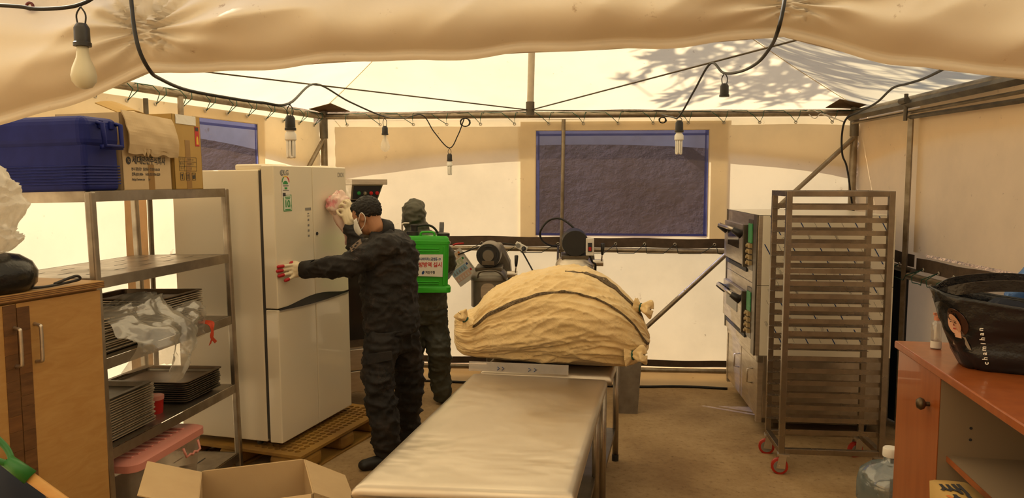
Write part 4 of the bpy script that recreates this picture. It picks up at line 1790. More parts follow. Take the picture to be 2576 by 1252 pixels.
# ------------------------------------------------------------------ orange-brown cabinet (right front)
oc2 = thing('low_cabinet', 'glossy orange-brown cabinet with one door and open shelves under the black tote', 'cabinet', (1.529, 2.993, 0), -100.2)
CLN, CDP, CH2 = 1.32, 0.46, 1.2
m = MB()
m.bb((-.012, -.014, CH2 - .028), (CLN, CDP, CH2))
m.build('worktop', 'melamine', oc2, bevel=0.004)
for x0, x1 in ((0, .02), (0.43, .452), (CLN - .02, CLN)):
    m = MB()
    m.bb((x0, 0.018 if x0 == 0 else 0.0, 0), (x1, CDP, CH2 - .028))
    m.build('side_panel', 'melamine' if x0 == 0 else 'melamine_inner', oc2)
m = MB()
m.bb((0.43, -.002, 0), (.452, 0.001, CH2 - .028))
m.build('edge_strip', 'melamine', oc2)
m = MB()
m.bb((0, CDP - .012, 0), (CLN, CDP, CH2 - .028))
m.build('back_panel', 'melamine_inner', oc2)
for z in (0.08, 0.45, 0.90):
    m = MB()
    m.bb((.452, 0.03, z - .02), (CLN - .02, CDP - .012, z))
    sh = m.build('shelf', 'melamine_inner', oc2)
    m = MB()
    m.bb((.452, 0.028, z - .02), (CLN - .02, 0.03, z))
    m.build('shelf_edge', 'melamine', sh)
m = MB()
m.bb((0.0, 0.0, 0.03), (0.426, 0.018, CH2 - .032))
dr = m.build('door', 'melamine', oc2, bevel=0.0015)
m = MB()
m.lathe([(0.008, 0), (0.008, .012), (0.019, .02), (.022, .03), (.016, .040), (.004, .044)], 14, TR((0.355, 0, 1.05), rx=90))
m.build('knob', 'knob_brass', dr, auto=50)
for z in (0.96, 1.0, 1.05, 1.1):
    m = MB()
    m.cyl((.4522, 0.10 + .08 * (z > 1.02), z), (.4535, 0.10 + .08 * (z > 1.02), z), 0.005, 8)
    m.build('peg_hole', 'print_dark', oc2)

# water jug on a crate
cr = thing('crate', 'plain low wooden crate carrying the water jug', 'crate', (1.70, 3.36, 0), -8)
m = MB()
m.bb((-.15, -.14, .12), (.15, .14, .148))
m.build('crate_top', 'handle_wood', cr)
for x in (-.14, .12):
    m = MB()
    m.bb((x, -.14, 0), (x + .02, .14, .12))
    m.build('crate_side', 'handle_wood', cr)
jg = thing('water_jug', 'empty blue-grey plastic water jug with a white cap beside the orange-brown cabinet', 'water jug', (1.70, 3.36, .148))
m = MB()
m.lathe([(0.11, 0.0), (0.13, 0.012), (0.135, 0.03), (0.135, 0.10), (0.128, 0.115), (0.135, 0.13), (0.135, 0.22), (0.128, 0.235), (0.135, 0.25), (0.135, 0.33), (0.125, 0.375), (0.09, 0.405), (0.045, 0.42), (0.029, 0.432), (0.027, 0.46)], 32)
m.build('jug_body', 'jug_plastic', jg, auto=50)
m = MB()
m.lathe([(0.033, 0.452), (0.034, 0.458), (0.033, 0.487), (0.029, 0.492)], 20)
m.build('cap', 'white_plastic', jg, auto=40)

# kraft sack in front of the cabinet
kb = thing('kraft_bag', 'kraft paper bag with sideways black and orange Korean print at the picture corner', 'paper bag', (1.335, 2.29, 0), -100)
m = MB()


def kraft(u, v):
    a = 2 * math.pi * u
    ca, sa = math.cos(a), math.sin(a)
    k = noise.noise((ca * 2, sa * 2, v * 5)) * .012
    e = .25
    return (0.0 + (0.30 + k) * math.copysign(abs(ca) ** e, ca) + .30, (0.058 + k * .5) * math.copysign(abs(sa) ** e, sa) - .0, 0.915 * v)


m.grid(kraft, 48, 12, closed_u=True)
nv_ = len(m.v)
m.f.append(tuple(range(nv_ - 48, nv_)))
m.build('bag_body', 'cardboard_yellow', kb, smooth=True, bevel=0)
for s_, x, mt in (('쌔', 0.25, 'print_dark'), ('신', 0.33, 'print_dark'), ('콩', 0.42, 'orange_print')):
    text(s_, 0.085, mt, kb, Matrix.Translation((x - .17, -0.01, 0.918)) @ Euler((0, 0, math.radians(90))).to_matrix().to_4x4(), bold=.002)
for x in (0.30, 0.36, 0.46, 0.52):
    flat([(0, 0), (.05, 0), (.05, .012), (0, .012)], 'orange_print', kb, TR((x - .17, -.05, .918), rz=20), 'print')

# ------------------------------------------------------------------ gathered front curtain
DZB = [(-2.6, 1.80), (-1.9, 1.90), (-1.51, 1.982), (-1.275, 2.044), (-1.09, 2.108), (-1.03, 2.132), (-0.85, 2.134), (-0.668, 2.146), (-0.45, 2.158), (-0.21, 2.162), (0.0, 2.176), (0.234, 2.182), (0.5, 2.196),
       (0.729, 2.212), (0.80, 2.192), (0.879, 2.172), (1.0, 2.145), (1.142, 2.121), (1.376, 2.091), (1.8, 2.03), (2.3, 1.98)]
TIES = ((-1.0, 2.24), (0.735, 2.29))
FDIR = (FR - FL).normalized()
FNRM = Vector((FDIR.y, -FDIR.x, 0))
if FNRM.y > 0:
    FNRM = -FNRM          # towards the photographer


def front_pt(x, z, off):
    y = FL.y + (x - FL.x) * (FR.y - FL.y) / (FR.x - FL.x)
    p = Vector((x, y, 0)) + FNRM * off
    return Vector((p.x, p.y, z))


def drape_off(x, z, s):
    B = 0.135
    for tx, tz in TIES:
        B -= 0.05 * math.exp(-((x - tx) / 0.12) ** 2)
    o = B * (s ** 0.75) * (1 - s ** 4.0)
    w = 0.0
    for tx, tz in TIES:
        dx, dz = x - tx, z - tz
        r = math.hypot(dx, dz)
        ph = math.atan2(dz, abs(dx) + 1e-4)
        w += 0.019 * math.exp(-r / 0.22) * math.sin(ph * 17 + 2.5 * noise.noise((x * 6, z * 6, 1))) * min(1, r / 0.03)
    # diagonal folds
    q = x * 2.1 + (2.4 - z) * 3.4
    ridge = 1 - abs(noise.noise((q * 1.15, (x - z) * 1.0, 3.1)))
    w += 0.042 * (ridge ** 2.5 - 0.6)
    ridge = 1 - abs(noise.noise((x * 2.3 - z * 2.5, z * 4.5, 7.7)))
    w += 0.024 * (ridge ** 3 - 0.4)
    w += 0.005 * noise.noise((x * 9, z * 9, 2))
    return o + w * math.sin(math.pi * min(1, s * 1.02)) ** 0.7


m = MB()
HEM = 0.024


def drape(u, v):
    x = -2.5 + 4.7 * u
    zb = lerp_tab(DZB, x) + 0.004 * math.sin(x * 11) + 0.003 * math.sin(x * 23 + 1)
    top = 2.405
    if v < 0.86:
        s = v / 0.86
        z = top - (top - zb - HEM) * s
        return front_pt(x, z, 0.045 + drape_off(x, z, s))
    q = (v - 0.86) / 0.14
    z = zb + HEM - HEM * q
    return front_pt(x, z, 0.045 + 0.006 * math.sin(q * 3.1))


m.grid(drape, 330, 56)
dp = m.build('curtain', 'canvas_drape', smooth=True)
tag(dp, 'gathered cream canvas curtain slung along the tent front', 'curtain')
m = MB()
m.grid(lambda u, v: front_pt(-2.5 + 4.7 * u, lerp_tab(DZB, -2.5 + 4.7 * u) + .003 + (2.40 - lerp_tab(DZB, -2.5 + 4.7 * u)) * v, 0.035 - .05 * math.sin(v * 3.1)), 80, 8)
m.build('folded_layer', 'canvas_drape', dp, smooth=True)
for p in (Vector((-1.341, 2.190, 2.314)), Vector((-1.141, 2.190, 2.326)), Vector((-0.948, 2.190, 2.324)), Vector((-0.749, 2.190, 2.331))):
    m = MB()
    m.tube([p + Vector((0.009 * math.cos(k * .5236), 0, 0.009 * math.sin(k * .5236))) for k in range(12)], 0.004, 6, closed=True)
    m.build('grommet', 'red_ring', dp, smooth=True)

# ------------------------------------------------------------------ festoon lights
CAB = 0.0052


def cable(name, pts, r, label, n=8):
    m = MB()
    m.tube(spline(pts, n), r, 8)
    o = m.build(name, 'black_rubber', smooth=True)
    return tag(o, label, 'cable')


cable('light_cable', [(-1.75, 2.05, 2.295), Vector((-1.333, 2.050, 2.285)), Vector((-1.240, 2.050, 2.276)), Vector((-1.157, 2.050, 2.280)), Vector((-1.115, 2.060, 2.295)), Vector((-1.072, 2.070, 2.322)), Vector((-1.009, 2.090, 2.330)), Vector((-1.000, 2.070, 2.303)), Vector((-0.981, 2.040, 2.226)), Vector((-0.964, 2.030, 2.163)), Vector((-0.958, 2.070, 2.120)), Vector((-0.992, 2.200, 2.117)),
                      Vector((-1.009, 2.420, 2.111)), Vector((-0.957, 2.650, 2.110)), Vector((-0.913, 2.850, 2.115)), Vector((-0.873, 3.050, 2.132)), Vector((-0.997, 3.970, 2.321)), Vector((-0.958, 4.600, 2.295)), Vector((-0.867, 5.300, 2.267)), Vector((-0.921, 6.600, 2.361)), Vector((-0.800, 6.960, 2.415)), Vector((-0.698, 6.960, 2.267)), Vector((-0.563, 6.950, 2.125)), Vector((-0.485, 6.960, 2.238)), Vector((-0.428, 6.970, 2.387))],
      CAB, 'long black light cable looping from the curtain to the rear eave, fridge side')
cable('light_cable', [Vector((1.281, 6.650, 2.395)), Vector((1.151, 5.600, 2.289)), Vector((0.987, 4.600, 2.209)), Vector((0.932, 4.000, 2.287)), Vector((0.869, 3.430, 2.342)), Vector((0.852, 3.150, 2.264)), Vector((0.832, 2.850, 2.227)), Vector((0.784, 2.500, 2.206)), Vector((0.727, 2.200, 2.207)), Vector((0.670, 1.980, 2.206)), Vector((0.670, 1.950, 2.247)), Vector((0.685, 1.970, 2.309))],
      CAB, 'black light cable slung from the curtain over the oven side')


def coil(c, r, label, tilt=0.3):
    m = MB()
    pts = []
    for k in range(40):
        a = k * .55
        pts.append(Vector(c) + Vector((r * math.cos(a) * (1 + .15 * math.sin(k)), .012 * math.sin(k * .7), r * .8 * math.sin(a) - .02)))
    m.tube(pts, 0.0045, 6)
    tag(m.build('cable_coil', 'black_rubber', smooth=True), label, 'cable')


coil(Vector((-0.419, 6.950, 2.372)), 0.045, 'small coil of black cable hung on the rear eave above the sprayer')
coil(Vector((1.282, 6.620, 2.366)), 0.03, 'small coil of black cable hung on the rear eave above the window')


def lamp(kind, top, s, label, glass='bulb_glass', drop=0.05):
    """top: where the pair of lead wires leaves the cable"""
    t = thing('hanging_bulb' if kind != 'empty' else 'lamp_socket', label, 'light bulb' if kind != 'empty' else 'socket', top)
    m = MB()
    for q in (-1, 1):
        m.tube(spline([(0, 0, 0), (q * .012 * s, 0, -drop * .4), (q * .008 * s, 0, -drop)], 5), 0.0022, 5)
    m.build('lead_wire', 'black_rubber', t, smooth=True)
    z = -drop
    m = MB()
    m.lathe([(0.012 * s, z + .012 * s), (0.017 * s, z + .004 * s), (0.019 * s, z), (0.0195 * s, z - .035 * s), (0.022 * s, z - .037 * s), (0.022 * s, z - .046 * s), (0.018 * s, z - .046 * s)], 18)
    m.build('socket', 'black_plastic', t, auto=50)
    z -= 0.046 * s
    if kind == 'bulb':
        m = MB()
        m.lathe([(0.014 * s, z), (0.014 * s, z - .012 * s), (0.017 * s, z - .03 * s), (0.027 * s, z - .055 * s), (0.031 * s, z - .075 * s), (0.029 * s, z - .09 * s), (0.019 * s, z - .104 * s), (0.005 * s, z - .109 * s)], 24)
        m.build('glass', glass, t, smooth=True)
        m = MB()
        m.tube([(0, 0, z), (0, 0, z - .04 * s)], [.005 * s, .003 * s], 6)
        m.tube([(-.012 * s, 0, z - .065 * s), (-.004 * s, 0, z - .04 * s), (.004 * s, 0, z - .04 * s), (.012 * s, 0, z - .065 * s)], .0008 * s, 4)
        m.build('filament_stem', 'ring_steel', t)
    elif kind == 'cfl':
        m = MB()
        m.lathe([(0.014 * s, z + .004), (0.016 * s, z - .006 * s), (0.022 * s, z - .016 * s), (0.0225 * s, z - .036 * s), (0.019 * s, z - .040 * s)], 18)
        m.build('ballast', 'cfl_white', t, auto=40)
        for k in range(4):
            a = k * math.pi / 2 + .5
            c, s_ = math.cos(a), math.sin(a)
            px_, py_ = -s_ * .0055 * s, c * .0055 * s
            bx, by = c * .0125 * s, s_ * .0125 * s
            m = MB()
            m.tube(spline([(bx + px_, by + py_, z - .038 * s), (bx + px_, by + py_, z - .095 * s), (bx + px_ * .6, by + py_ * .6, z - .104 * s), (bx - px_ * .6, by - py_ * .6, z - .104 * s), (bx - px_, by - py_, z - .095 * s), (bx - px_, by - py_, z - .038 * s)], 3), 0.0046 * s, 7)
            m.build('glass_tube', 'cfl_white', t, smooth=True)
    return t


lamp('bulb', Vector((-1.112, 2.030, 2.278)), 1.0, 'clear incandescent bulb in a black socket hanging before the front curtain', 'bulb_frost', 0.055)
lamp('cfl', Vector((-0.870, 3.050, 2.129)), 1.0, 'compact fluorescent bulb hanging in front of the refrigerator top', drop=0.055)
lamp('bulb', Vector((-0.867, 5.300, 2.259)), 1.05, 'clear glass bulb hanging near the rear eave above the man', drop=0.068)
lamp('cfl', Vector((-0.560, 6.950, 2.121)), 1.15, 'slim compact fluorescent bulb hanging on a V of cable above the hooded person', drop=0.06)
lamp('cfl', Vector((0.990, 4.600, 2.207)), 1.20, 'large compact fluorescent bulb hanging before the rear window', drop=0.035)
lamp('empty', Vector((0.852, 3.130, 2.260)), 0.9, 'empty black lamp socket dangling under the tree-shaded roof', drop=0.052)

# power cable on the right eave, with a taped joint and white string
cable('power_cable', [Vector((2.069, 3.600, 2.385)), Vector((2.386, 4.500, 2.423)), Vector((2.487, 4.900, 2.439)), Vector((2.584, 5.300, 2.457)), Vector((2.714, 5.800, 2.411)), Vector((2.762, 6.200, 2.376)), Vector((2.727, 6.350, 2.331)), Vector((2.720, 6.400, 2.205)), Vector((2.738, 6.420, 2.050)), Vector((2.784, 6.450, 1.972)), Vector((2.807, 6.450, 1.880)), Vector((2.829, 6.450, 1.747)), Vector((2.881, 6.500, 1.579))], 0.008,
      'thick black power cable running down the rear corner post by the oven')
m = MB()
m.tube(spline([Vector((2.539, 6.700, 2.427)), Vector((2.551, 6.600, 2.431)), Vector((2.634, 6.550, 2.380)), Vector((2.782, 6.500, 2.323))], 5), 0.004, 5)
m.tube(spline([Vector((2.782, 6.500, 2.317)), Vector((2.617, 6.550, 2.393)), Vector((2.571, 6.600, 2.358)), Vector((2.538, 6.650, 2.395))], 5), 0.004, 5)
tag(m.build('string', 'white_plastic', smooth=True), 'white string tied from the rear eave to the corner post', 'string')

# ------------------------------------------------------------------ eyelets and lacing along the walls
principled('lace_dark', (0.02, 0.028, 0.02), 0.7)


def lacing(W, us, z_ring, z_pipe, off, wall, label, mat='green_cord', big=0.011):
    g = MB()
    g.tube([Vector((W.d.x * big * math.cos(k * .5236), W.d.y * big * math.cos(k * .5236), big * math.sin(k * .5236))) for k in range(12)], 0.0042, 5, closed=True)
    me = g.mesh('eyelet')
    me.materials.append(MATS['ring_steel'])
    me.polygons.foreach_set('use_smooth', [True] * len(me.polygons))
    path = []
    up = 1 if z_pipe > z_ring else -1
    for i, u in enumerate(us):
        p = W.p(u, z_ring, off)
        o = bpy.data.objects.new('eyelet', me)
        COL.objects.link(o)
        o.location = p
        o.parent = wall
        nxt = us[min(i + 1, len(us) - 1)] - u or .3
        j = random.uniform(-.06, .06)
        path += [W.p(u, z_ring, off + .008), W.p(u + nxt * .03, z_pipe - up * .015, off + .082), W.p(u + nxt * (.06 + j * .3), z_pipe + up * .028, off + .075),
                 W.p(u + nxt * (.12 + j), z_pipe + up * .034, off + .04), W.p(u + nxt * (.62 + j), z_pipe + up * .030, off + .07), W.p(u + nxt * (.80 + j), z_pipe - up * .012, off + .084)]
    cord = MB()
    cord.tube(path, 0.0032, 5)
    tag(cord.build('lacing_cord', mat, smooth=True), label, 'cord')


lacing(WB, [0.25 + .31 * k for k in range(15)], 2.345, 2.41, 0.012, wall_back, 'green cord lacing the rear canvas to the eave pipe')
lacing(WL, [1.6 + .25 * k for k in range(14)], 2.335, 2.41, 0.012, wall_left, 'green cord lacing the canvas to the eave pipe on the fridge side')
lacing(WB, [0.55, 0.98, 1.20, 1.50, 1.85, 2.2, 2.42, 2.72, 2.98, 3.25, 3.6], 1.262, 1.215, 0.03, wall_back, 'dark cord lacing the rear canvas to the middle rail', 'lace_dark')
lacing(WR, [0.75, 0.95, 1.12, 1.5, 1.72, 1.92, 2.14, 2.35], 1.215, 1.155, 0.075, wall_right, 'green cord lacing the canvas to the rail above the tote bag')

# rails and posts on the right wall
pipe('door_track', WR.p(0.12, 2.375, 0.12), WR.p(4.4, 2.375, 0.12), 0.030, 'pipe_dark', 4)
pipe('track_angle', WR.p(0.14, 2.325, 0.10), WR.p(4.4, 2.30, 0.10), 0.012, 'pipe_steel', 4)
pipe('side_post', WR.p(1.24, 2.30, 0.09), WR.p(1.24, 0.0, 0.09), 0.022, 'pipe_steel', 4)
pipe('track_lower', WR.p(1.24, 2.285, 0.10), WR.p(4.4, 2.235, 0.10), 0.016, 'pipe_dark', 4)
pipe('post_bracket', WR.p(1.24, 2.45, 0.13), WR.p(1.24, 2.26, 0.13), 0.014, 'pipe_dark', 6)
pipe('bracket_roller', WR.p(1.20, 2.40, 0.15), WR.p(1.30, 2.40, 0.15), 0.022, 'pipe_dark', 12)
pipe('wall_post', WL.p(3.02, 2.40, 0.07), WL.p(3.02, 0, 0.07), 0.020)
canvas('canvas_tan', (0.50, 0.30, 0.15), (0.55, 0.34, 0.17), 0.35, 0.2, 0.2, 8.0, 5.0, False)
# brown door flap strip and pole seen through the shelf rack
m = MB()
u_ = WL.d.dot(Vector((-2.43, 4.905, 0)) - FL)
sheet(m, WL, u_ - .09, u_ + .10, 0.2, 2.0, 0.035, .004)
tag(m.build('door_flap', 'canvas_tan', smooth=True), 'brown canvas flap strip hanging on the bright wall behind the rack', 'flap')
pipe('flap_pole', WL.p(u_ + .13, 2.36, 0.035), WL.p(u_ + .13, 0, 0.035), 0.016, 'pipe_dark')
# dark tarp behind the trolley
m = MB()
m.grid(lambda a, b: WR.p(0.5 + .74 * a, 0.0 + 1.16 * b, 0.045 + .015 * math.sin(a * 14) * (1 - .4 * b)), 24, 6)
tag(m.build('dark_tarp', 'navy_fabric', smooth=True), 'black tarpaulin hanging low on the wall behind the tray trolley', 'tarpaulin')
m = MB()
m.tube(spline([WR.p(1.0, .98, .10), WR.p(1.04, .85, .13), WR.p(1.05, .65, .13), WR.p(1.0, .45, .11), WR.p(0.95, .2, .10), WR.p(0.9, .02, .14)], 6), 0.011, 8)
tag(m.build('hose', 'black_rubber', smooth=True), 'black hose hanging against the dark tarpaulin', 'hose')
# black cable along the floor at the back wall
m = MB()
m.tube(spline([WB.p(0.4, .012, .26), WB.p(1.0, .012, .22), WB.p(1.6, .012, .25), WB.p(2.2, .012, .21), WB.p(2.8, .012, .27), WB.p(3.3, .012, .22), WB.p(3.7, .012, .26)], 6), 0.011, 6)
tag(m.build('floor_cable', 'black_rubber', smooth=True), 'black cable lying along the foot of the rear wall', 'cable')

# ------------------------------------------------------------------ convection oven behind the fridge
pv = thing('convection_oven', 'stainless convection oven with black knob panel half hidden behind the fridge', 'oven', (-1.245, 6.10, 0), 28)
m = MB()
m.bb((-0.33, 0.03, 0.12), (0.22, 0.56, 1.66))
m.build('oven_body', 'steel', pv, bevel=0.004)
m = MB()
m.add([(-.02, 0.05, 1.68), (0.205, 0.05, 1.68), (0.235, 0.0, 1.80), (-.02, 0.0, 1.80), (-.02, .30, 1.66), (.205, .30, 1.66), (.235, .30, 1.80), (-.02, .30, 1.80)],
      [(0, 1, 2, 3), (4, 7, 6, 5), (0, 4, 5, 1), (1, 5, 6, 2), (3, 2, 6, 7), (0, 3, 7, 4)])
hd_ = m.build('control_head', 'steel', pv, bevel=0.002)
m = MB()
m.bb((-.025, -.02, 1.80), (0.265, .30, 1.845))
m.build('head_slab', 'steel', hd_, bevel=0.003)
m = MB()
PM = TR((0, 0.05, 1.68), rx=math.degrees(math.atan2(.05, .12)))
m.add([(-.005, 0, 0.008), (0.195, 0, 0.008), (0.222, 0, 0.120), (-.005, 0, 0.120)], [(0, 1, 2, 3)], PM @ TR((0, -.004, 0)))
kp = m.build('knob_panel', 'print_dark', hd_, solid=0.004)
for k, mt in enumerate(('print_green', 'ring_steel', 'print_red', 'print_red')):
    m = MB()
    x = 0.04 + k * .05
    m.lathe([(0.015, 0), (0.014, .012), (0.005, .014), (.005, .020)], 12, PM @ TR((x, -.006, .062), rx=90))
    m.build('knob', mt, kp, auto=40)
for z0, z1 in ((0.50, 1.22), (1.25, 1.62)):
    m = MB()
    m.bb((-.30, 0.0, z0), (0.20, 0.03, z1))
    dr = m.build('door', 'steel_dark', pv, bevel=0.004)
    m = MB()
    m.bb((-.24, -.004, z0 + .06), (0.14, 0.001, z1 - .06))
    m.build('door_glass', 'oven_glass', dr)
    m = MB()
    m.tube([(-.27, 0.0, z0 + .12), (-.27, -.045, z0 + .13), (-.27, -.045, z1 - .13), (-.27, 0.0, z1 - .12)], 0.010, 8)
    m.build('handle', 'steel', dr, smooth=True)
for k in range(2):
    m = MB()
    m.bb((-.32, 0.005, 0.13 + k * .18), (0.21, 0.03, 0.30 + k * .18))
    m.build('drawer', 'steel', pv, bevel=0.004)
for x in (-.28, .17):
    for y in (.09, .50):
        m = MB()
        m.cyl((x, y, 0), (x, y, .12), .02, 10)
        m.build('leg', 'steel_dark', pv, auto=40)


# ------------------------------------------------------------------ planetary mixers
def mixer(label, x, y, z0, s, rz, variant):
    t = thing('planetary_mixer', label, 'mixer', (x, y, 0), rz)
    Z = z0
    m = MB()
    # base feet and column, column leans back and stands behind the head
    m.bb((-.20, -.10, 0.0), (.20, .42, .06))
    m.build('base', 'mixer_grey', t, bevel=0.02, seg=3)
    m = MB()
    col = [(-.10, 0.05), (.10, 0.05), (.13, Z + .05), (.10, Z + .34), (.02, Z + .50), (-.06, Z + .50), (-.13, Z + .05)]
    m.prism(col, 0.20, TR((.07 * s, .20, 0)))
    m.build('column', 'mixer_grey', t, bevel=0.02, seg=3)
    # gearbox head hanging forward: rounded box drawn as a prism
    m = MB()
    pl = [(0.15 * math.copysign(abs(math.cos(a)) ** .55, math.cos(a)), 0.17 * math.copysign(abs(math.sin(a)) ** .55, math.sin(a))) for a in [k * math.pi / 14 for k in range(28)]]
    n_ = len(pl)
    vs, fs = [], []
    rows = [(Z, .96), (Z + .005, 1), (Z + .215, 1.0), (Z + .222, 1.04), (Z + .245, 1.05), (Z + .27, .98), (Z + .30, .80), (Z + .305, .3)]
    for zz, k in rows:
        vs += [(px_ * k, py_ * k, zz) for px_, py_ in pl]
    for r in range(len(rows) - 1):
        for i in range(n_):
            j = (i + 1) % n_
            fs.append((r * n_ + i, r * n_ + j, (r + 1) * n_ + j, (r + 1) * n_ + i))
    fs.append(tuple(range(n_)))
    fs.append(tuple((len(rows) - 1) * n_ + i for i in range(n_)))
    m.add(vs, fs)
    m.build('gear_head', 'steel' if variant else 'mixer_grey', t, auto=35)
    m = MB()
    pl2 = rounded_rect(.12, .15, .05, 5, -.06, Z + .055)
    m.add([(a, -.172, b) for a, b in pl2], [tuple(range(len(pl2)))])
    m.build('name_plate', 'steel', t)
    # motor
    mz = Z + .43
    m = MB()
    m.tube([(0.0, -.13, mz), (0, -.125, mz), (0, -.10, mz), (0, .16, mz), (0, .20, mz)], [.095 * s, .104 * s, .108 * s, .108 * s, .085 * s], 28)
    mo = m.build('motor', 'motor_black' if variant else 'mixer_grey', t, auto=35)
    m = MB()
    m.cyl((0, -.132, mz), (0, -.142, mz), .102 * s, 28)
    fc = m.build('motor_cover', 'motor_black', mo, auto=35)
    if not variant:
        for k in range(4):
            a = k * math.pi / 2 + .0
            m = MB()
            m.tube([(.082 * math.cos(a + q) * s, -.1435, mz + .082 * math.sin(a + q) * s) for q in (-.4, -.2, 0, .2, .4)], .006, 5)
            m.build('vent_slot', 'print_dark', fc)
        m = MB()
        m.tube([(0, -.142, mz), (0, -.158, mz)], [.05, .045], 20)
        m.build('motor_cap', 'mixer_grey', fc, auto=40)
        m = MB()
        m.bb((-.05, -.162, mz - .075), (.05, -.146, mz - .04))
        m.build('motor_tag', 'steel_dark', fc)
    m = MB()
    m.bb((-.11, -.12, Z + .30), (.11, .18, Z + .33))
    m.build('motor_plate', 'steel_dark', t, bevel=.004)
    # gear lever
    m = MB()
    m.cyl((.15, .0, Z + .26), (.235, .0, Z + .26), .028, 14)
    m.build('gear_hub', 'steel', t, auto=40)
    m = MB()
    m.tube([(.22, -.02, Z + .28), (.225, -.03, Z + .34)], .006, 8)
    lv = m.build('gear_lever', 'steel', t, smooth=True)
    m = MB()
    m.tube([(.225, -.03, Z + .33), (.226, -.031, Z + .36), (.228, -.033, Z + .42), (.228, -.033, Z + .425)], [.010, .014, .017, .01], 10)
    m.build('lever_knob', 'black_plastic', lv, smooth=True)
    # spindle and bowl
    m = MB()
    m.cyl((-.06, 0, Z), (-.06, 0, Z - .09), .034, 14)
    m.build('spindle', 'steel_dark', t, auto=40)
    m = MB()
    m.lathe([(.08, Z - .42), (.14, Z - .38), (.17, Z - .28), (.175, Z - .16), (.185, Z - .155)], 28, caps=False)
    m.build('bowl', 'steel', t, smooth=True, solid=.003)
    m = MB()
    m.bb((-.21, .0, Z - .26), (-.18, .25, Z - .22))
    m.bb((.18, .0, Z - .26), (.21, .25, Z - .22))
    m.bb((-.21, .18, Z - .30), (.21, .25, Z - .20))
    m.build('bowl_yoke', 'mixer_grey', t, bevel=.008)
    return t


mx1 = mixer('grey planetary mixer with vented motor behind the left end of the sack', -0.19, 6.42, 0.79, 0.95, -2, 0)
m = MB()
m.tube(spline([(-.09, -.16, 1.03), (-.06, -.19, 1.09), (.06, -.19, 1.10), (.13, -.16, 1.04), (.17, -.12, .95)], 6), .007, 6)
m.build('drive_cable', 'steel_dark', mx1, smooth=True)
mx2 = mixer('steel planetary mixer with plain black motor and red switch behind the sack top', 0.515, 6.30, 0.90, 1.0, -3, 1)
m = MB()
m.bb((.085, -.175, 1.235), (.150, -.14, 1.375))
sw = m.build('switch_box', 'white_plastic', mx2, bevel=.005)
m = MB()
m.bb((.100, -.182, 1.268), (.133, -.174, 1.338))
m.build('switch_frame', 'print_dark', sw)
m = MB()
m.bb((.106, -.188, 1.275), (.127, -.180, 1.305))
m.build('rocker', 'red_plastic', sw)
flat([(-.045 + .007 * math.cos(k * .52), .007 * math.sin(k * .52)) for k in range(12)], 'print_red', mx2, front_M(0.0, -.1785, 1.125), 'emblem')
for k in range(6):
    flat([(-.032 + k * .014, -.006), (-.022 + k * .014, -.006), (-.022 + k * .014, .006), (-.032 + k * .014, .006)], 'print_dark', mx2, front_M(0.0, -.1785, 1.125), 'worn_mark')
m = MB()
m.tube(spline([(.115, -.16, 1.235), (.14, -.15, 1.18), (.165, -.12, 1.16), (.17, -.08, 1.08), (.19, -.04, .98)], 6), .008, 6)
m.build('mains_lead', 'black_rubber', mx2, smooth=True)
cable('mixer_cable', [Vector((0.561, 6.600, 1.370)), Vector((0.519, 6.600, 1.439)), Vector((0.419, 6.650, 1.505)), Vector((0.319, 6.700, 1.485)), Vector((0.250, 6.700, 1.398)), Vector((0.259, 6.750, 1.318)), Vector((0.327, 6.850, 1.260)), Vector((0.422, 6.900, 1.242))], 0.009, 'black cable bowing in front of the rear window beside the mixer motor')
cable('mixer_lead', [Vector((0.083, 6.950, 1.209)), Vector((0.108, 6.930, 1.167)), Vector((0.151, 6.900, 1.091)), Vector((0.203, 6.850, 0.996)), Vector((0.248, 6.800, 0.895))], 0.007, 'brown-black lead running from the wall outlet down behind the sack')
m = MB()
m.tube([Vector((0.414, 6.880, 1.243)), Vector((0.400, 6.700, 1.102)), Vector((0.391, 6.600, 1.026))], .010, 8)
m.build('hanging_bar', 'pipe_dark', fr, smooth=True)

# outlet block on the middle rail
ob = thing('power_outlet', 'white double socket outlet tilted on the rear middle rail', 'outlet', Vector((0.083, 6.930, 1.236)), rot=(0, math.radians(28), math.radians(-5)))
m = MB()
m.bb((-.06, -.018, -.028), (.06, .018, .028))
m.build('outlet_body', 'white_plastic', ob, bevel=.008, seg=3)
for x in (-.028, .028):
    m = MB()
    m.cyl((x, -.0185, 0), (x, -.020, 0), .021, 18)
    wl_ = m.build('outlet_well', 'print_grey' if x < 0 else 'print_dark', ob)
m = MB()
m.tube([(.028, -.02, 0), (.03, -.045, -.006), (.034, -.05, -.02)], [.017, .015, .008], 10)
m.build('plug', 'print_dark', ob, smooth=True)
m = MB()
m.tube(spline([Vector((-0.530, 6.900, 1.256)), Vector((-0.492, 6.880, 1.269)), Vector((-0.436, 6.900, 1.271))], 4), .009, 6)
tag(m.build('red_rag_knot', 'red_plastic', smooth=True), 'red knotted tape hanging on the rear middle rail above the notice', 'tape')
cable('rail_cable', [Vector((-0.490, 6.940, 1.166)), Vector((-0.388, 6.930, 1.203)), Vector((-0.280, 6.920, 1.240)), Vector((-0.100, 6.920, 1.269)), Vector((0.043, 6.920, 1.254))], 0.006, 'black extension lead running behind the grey mixer motor to the outlet')

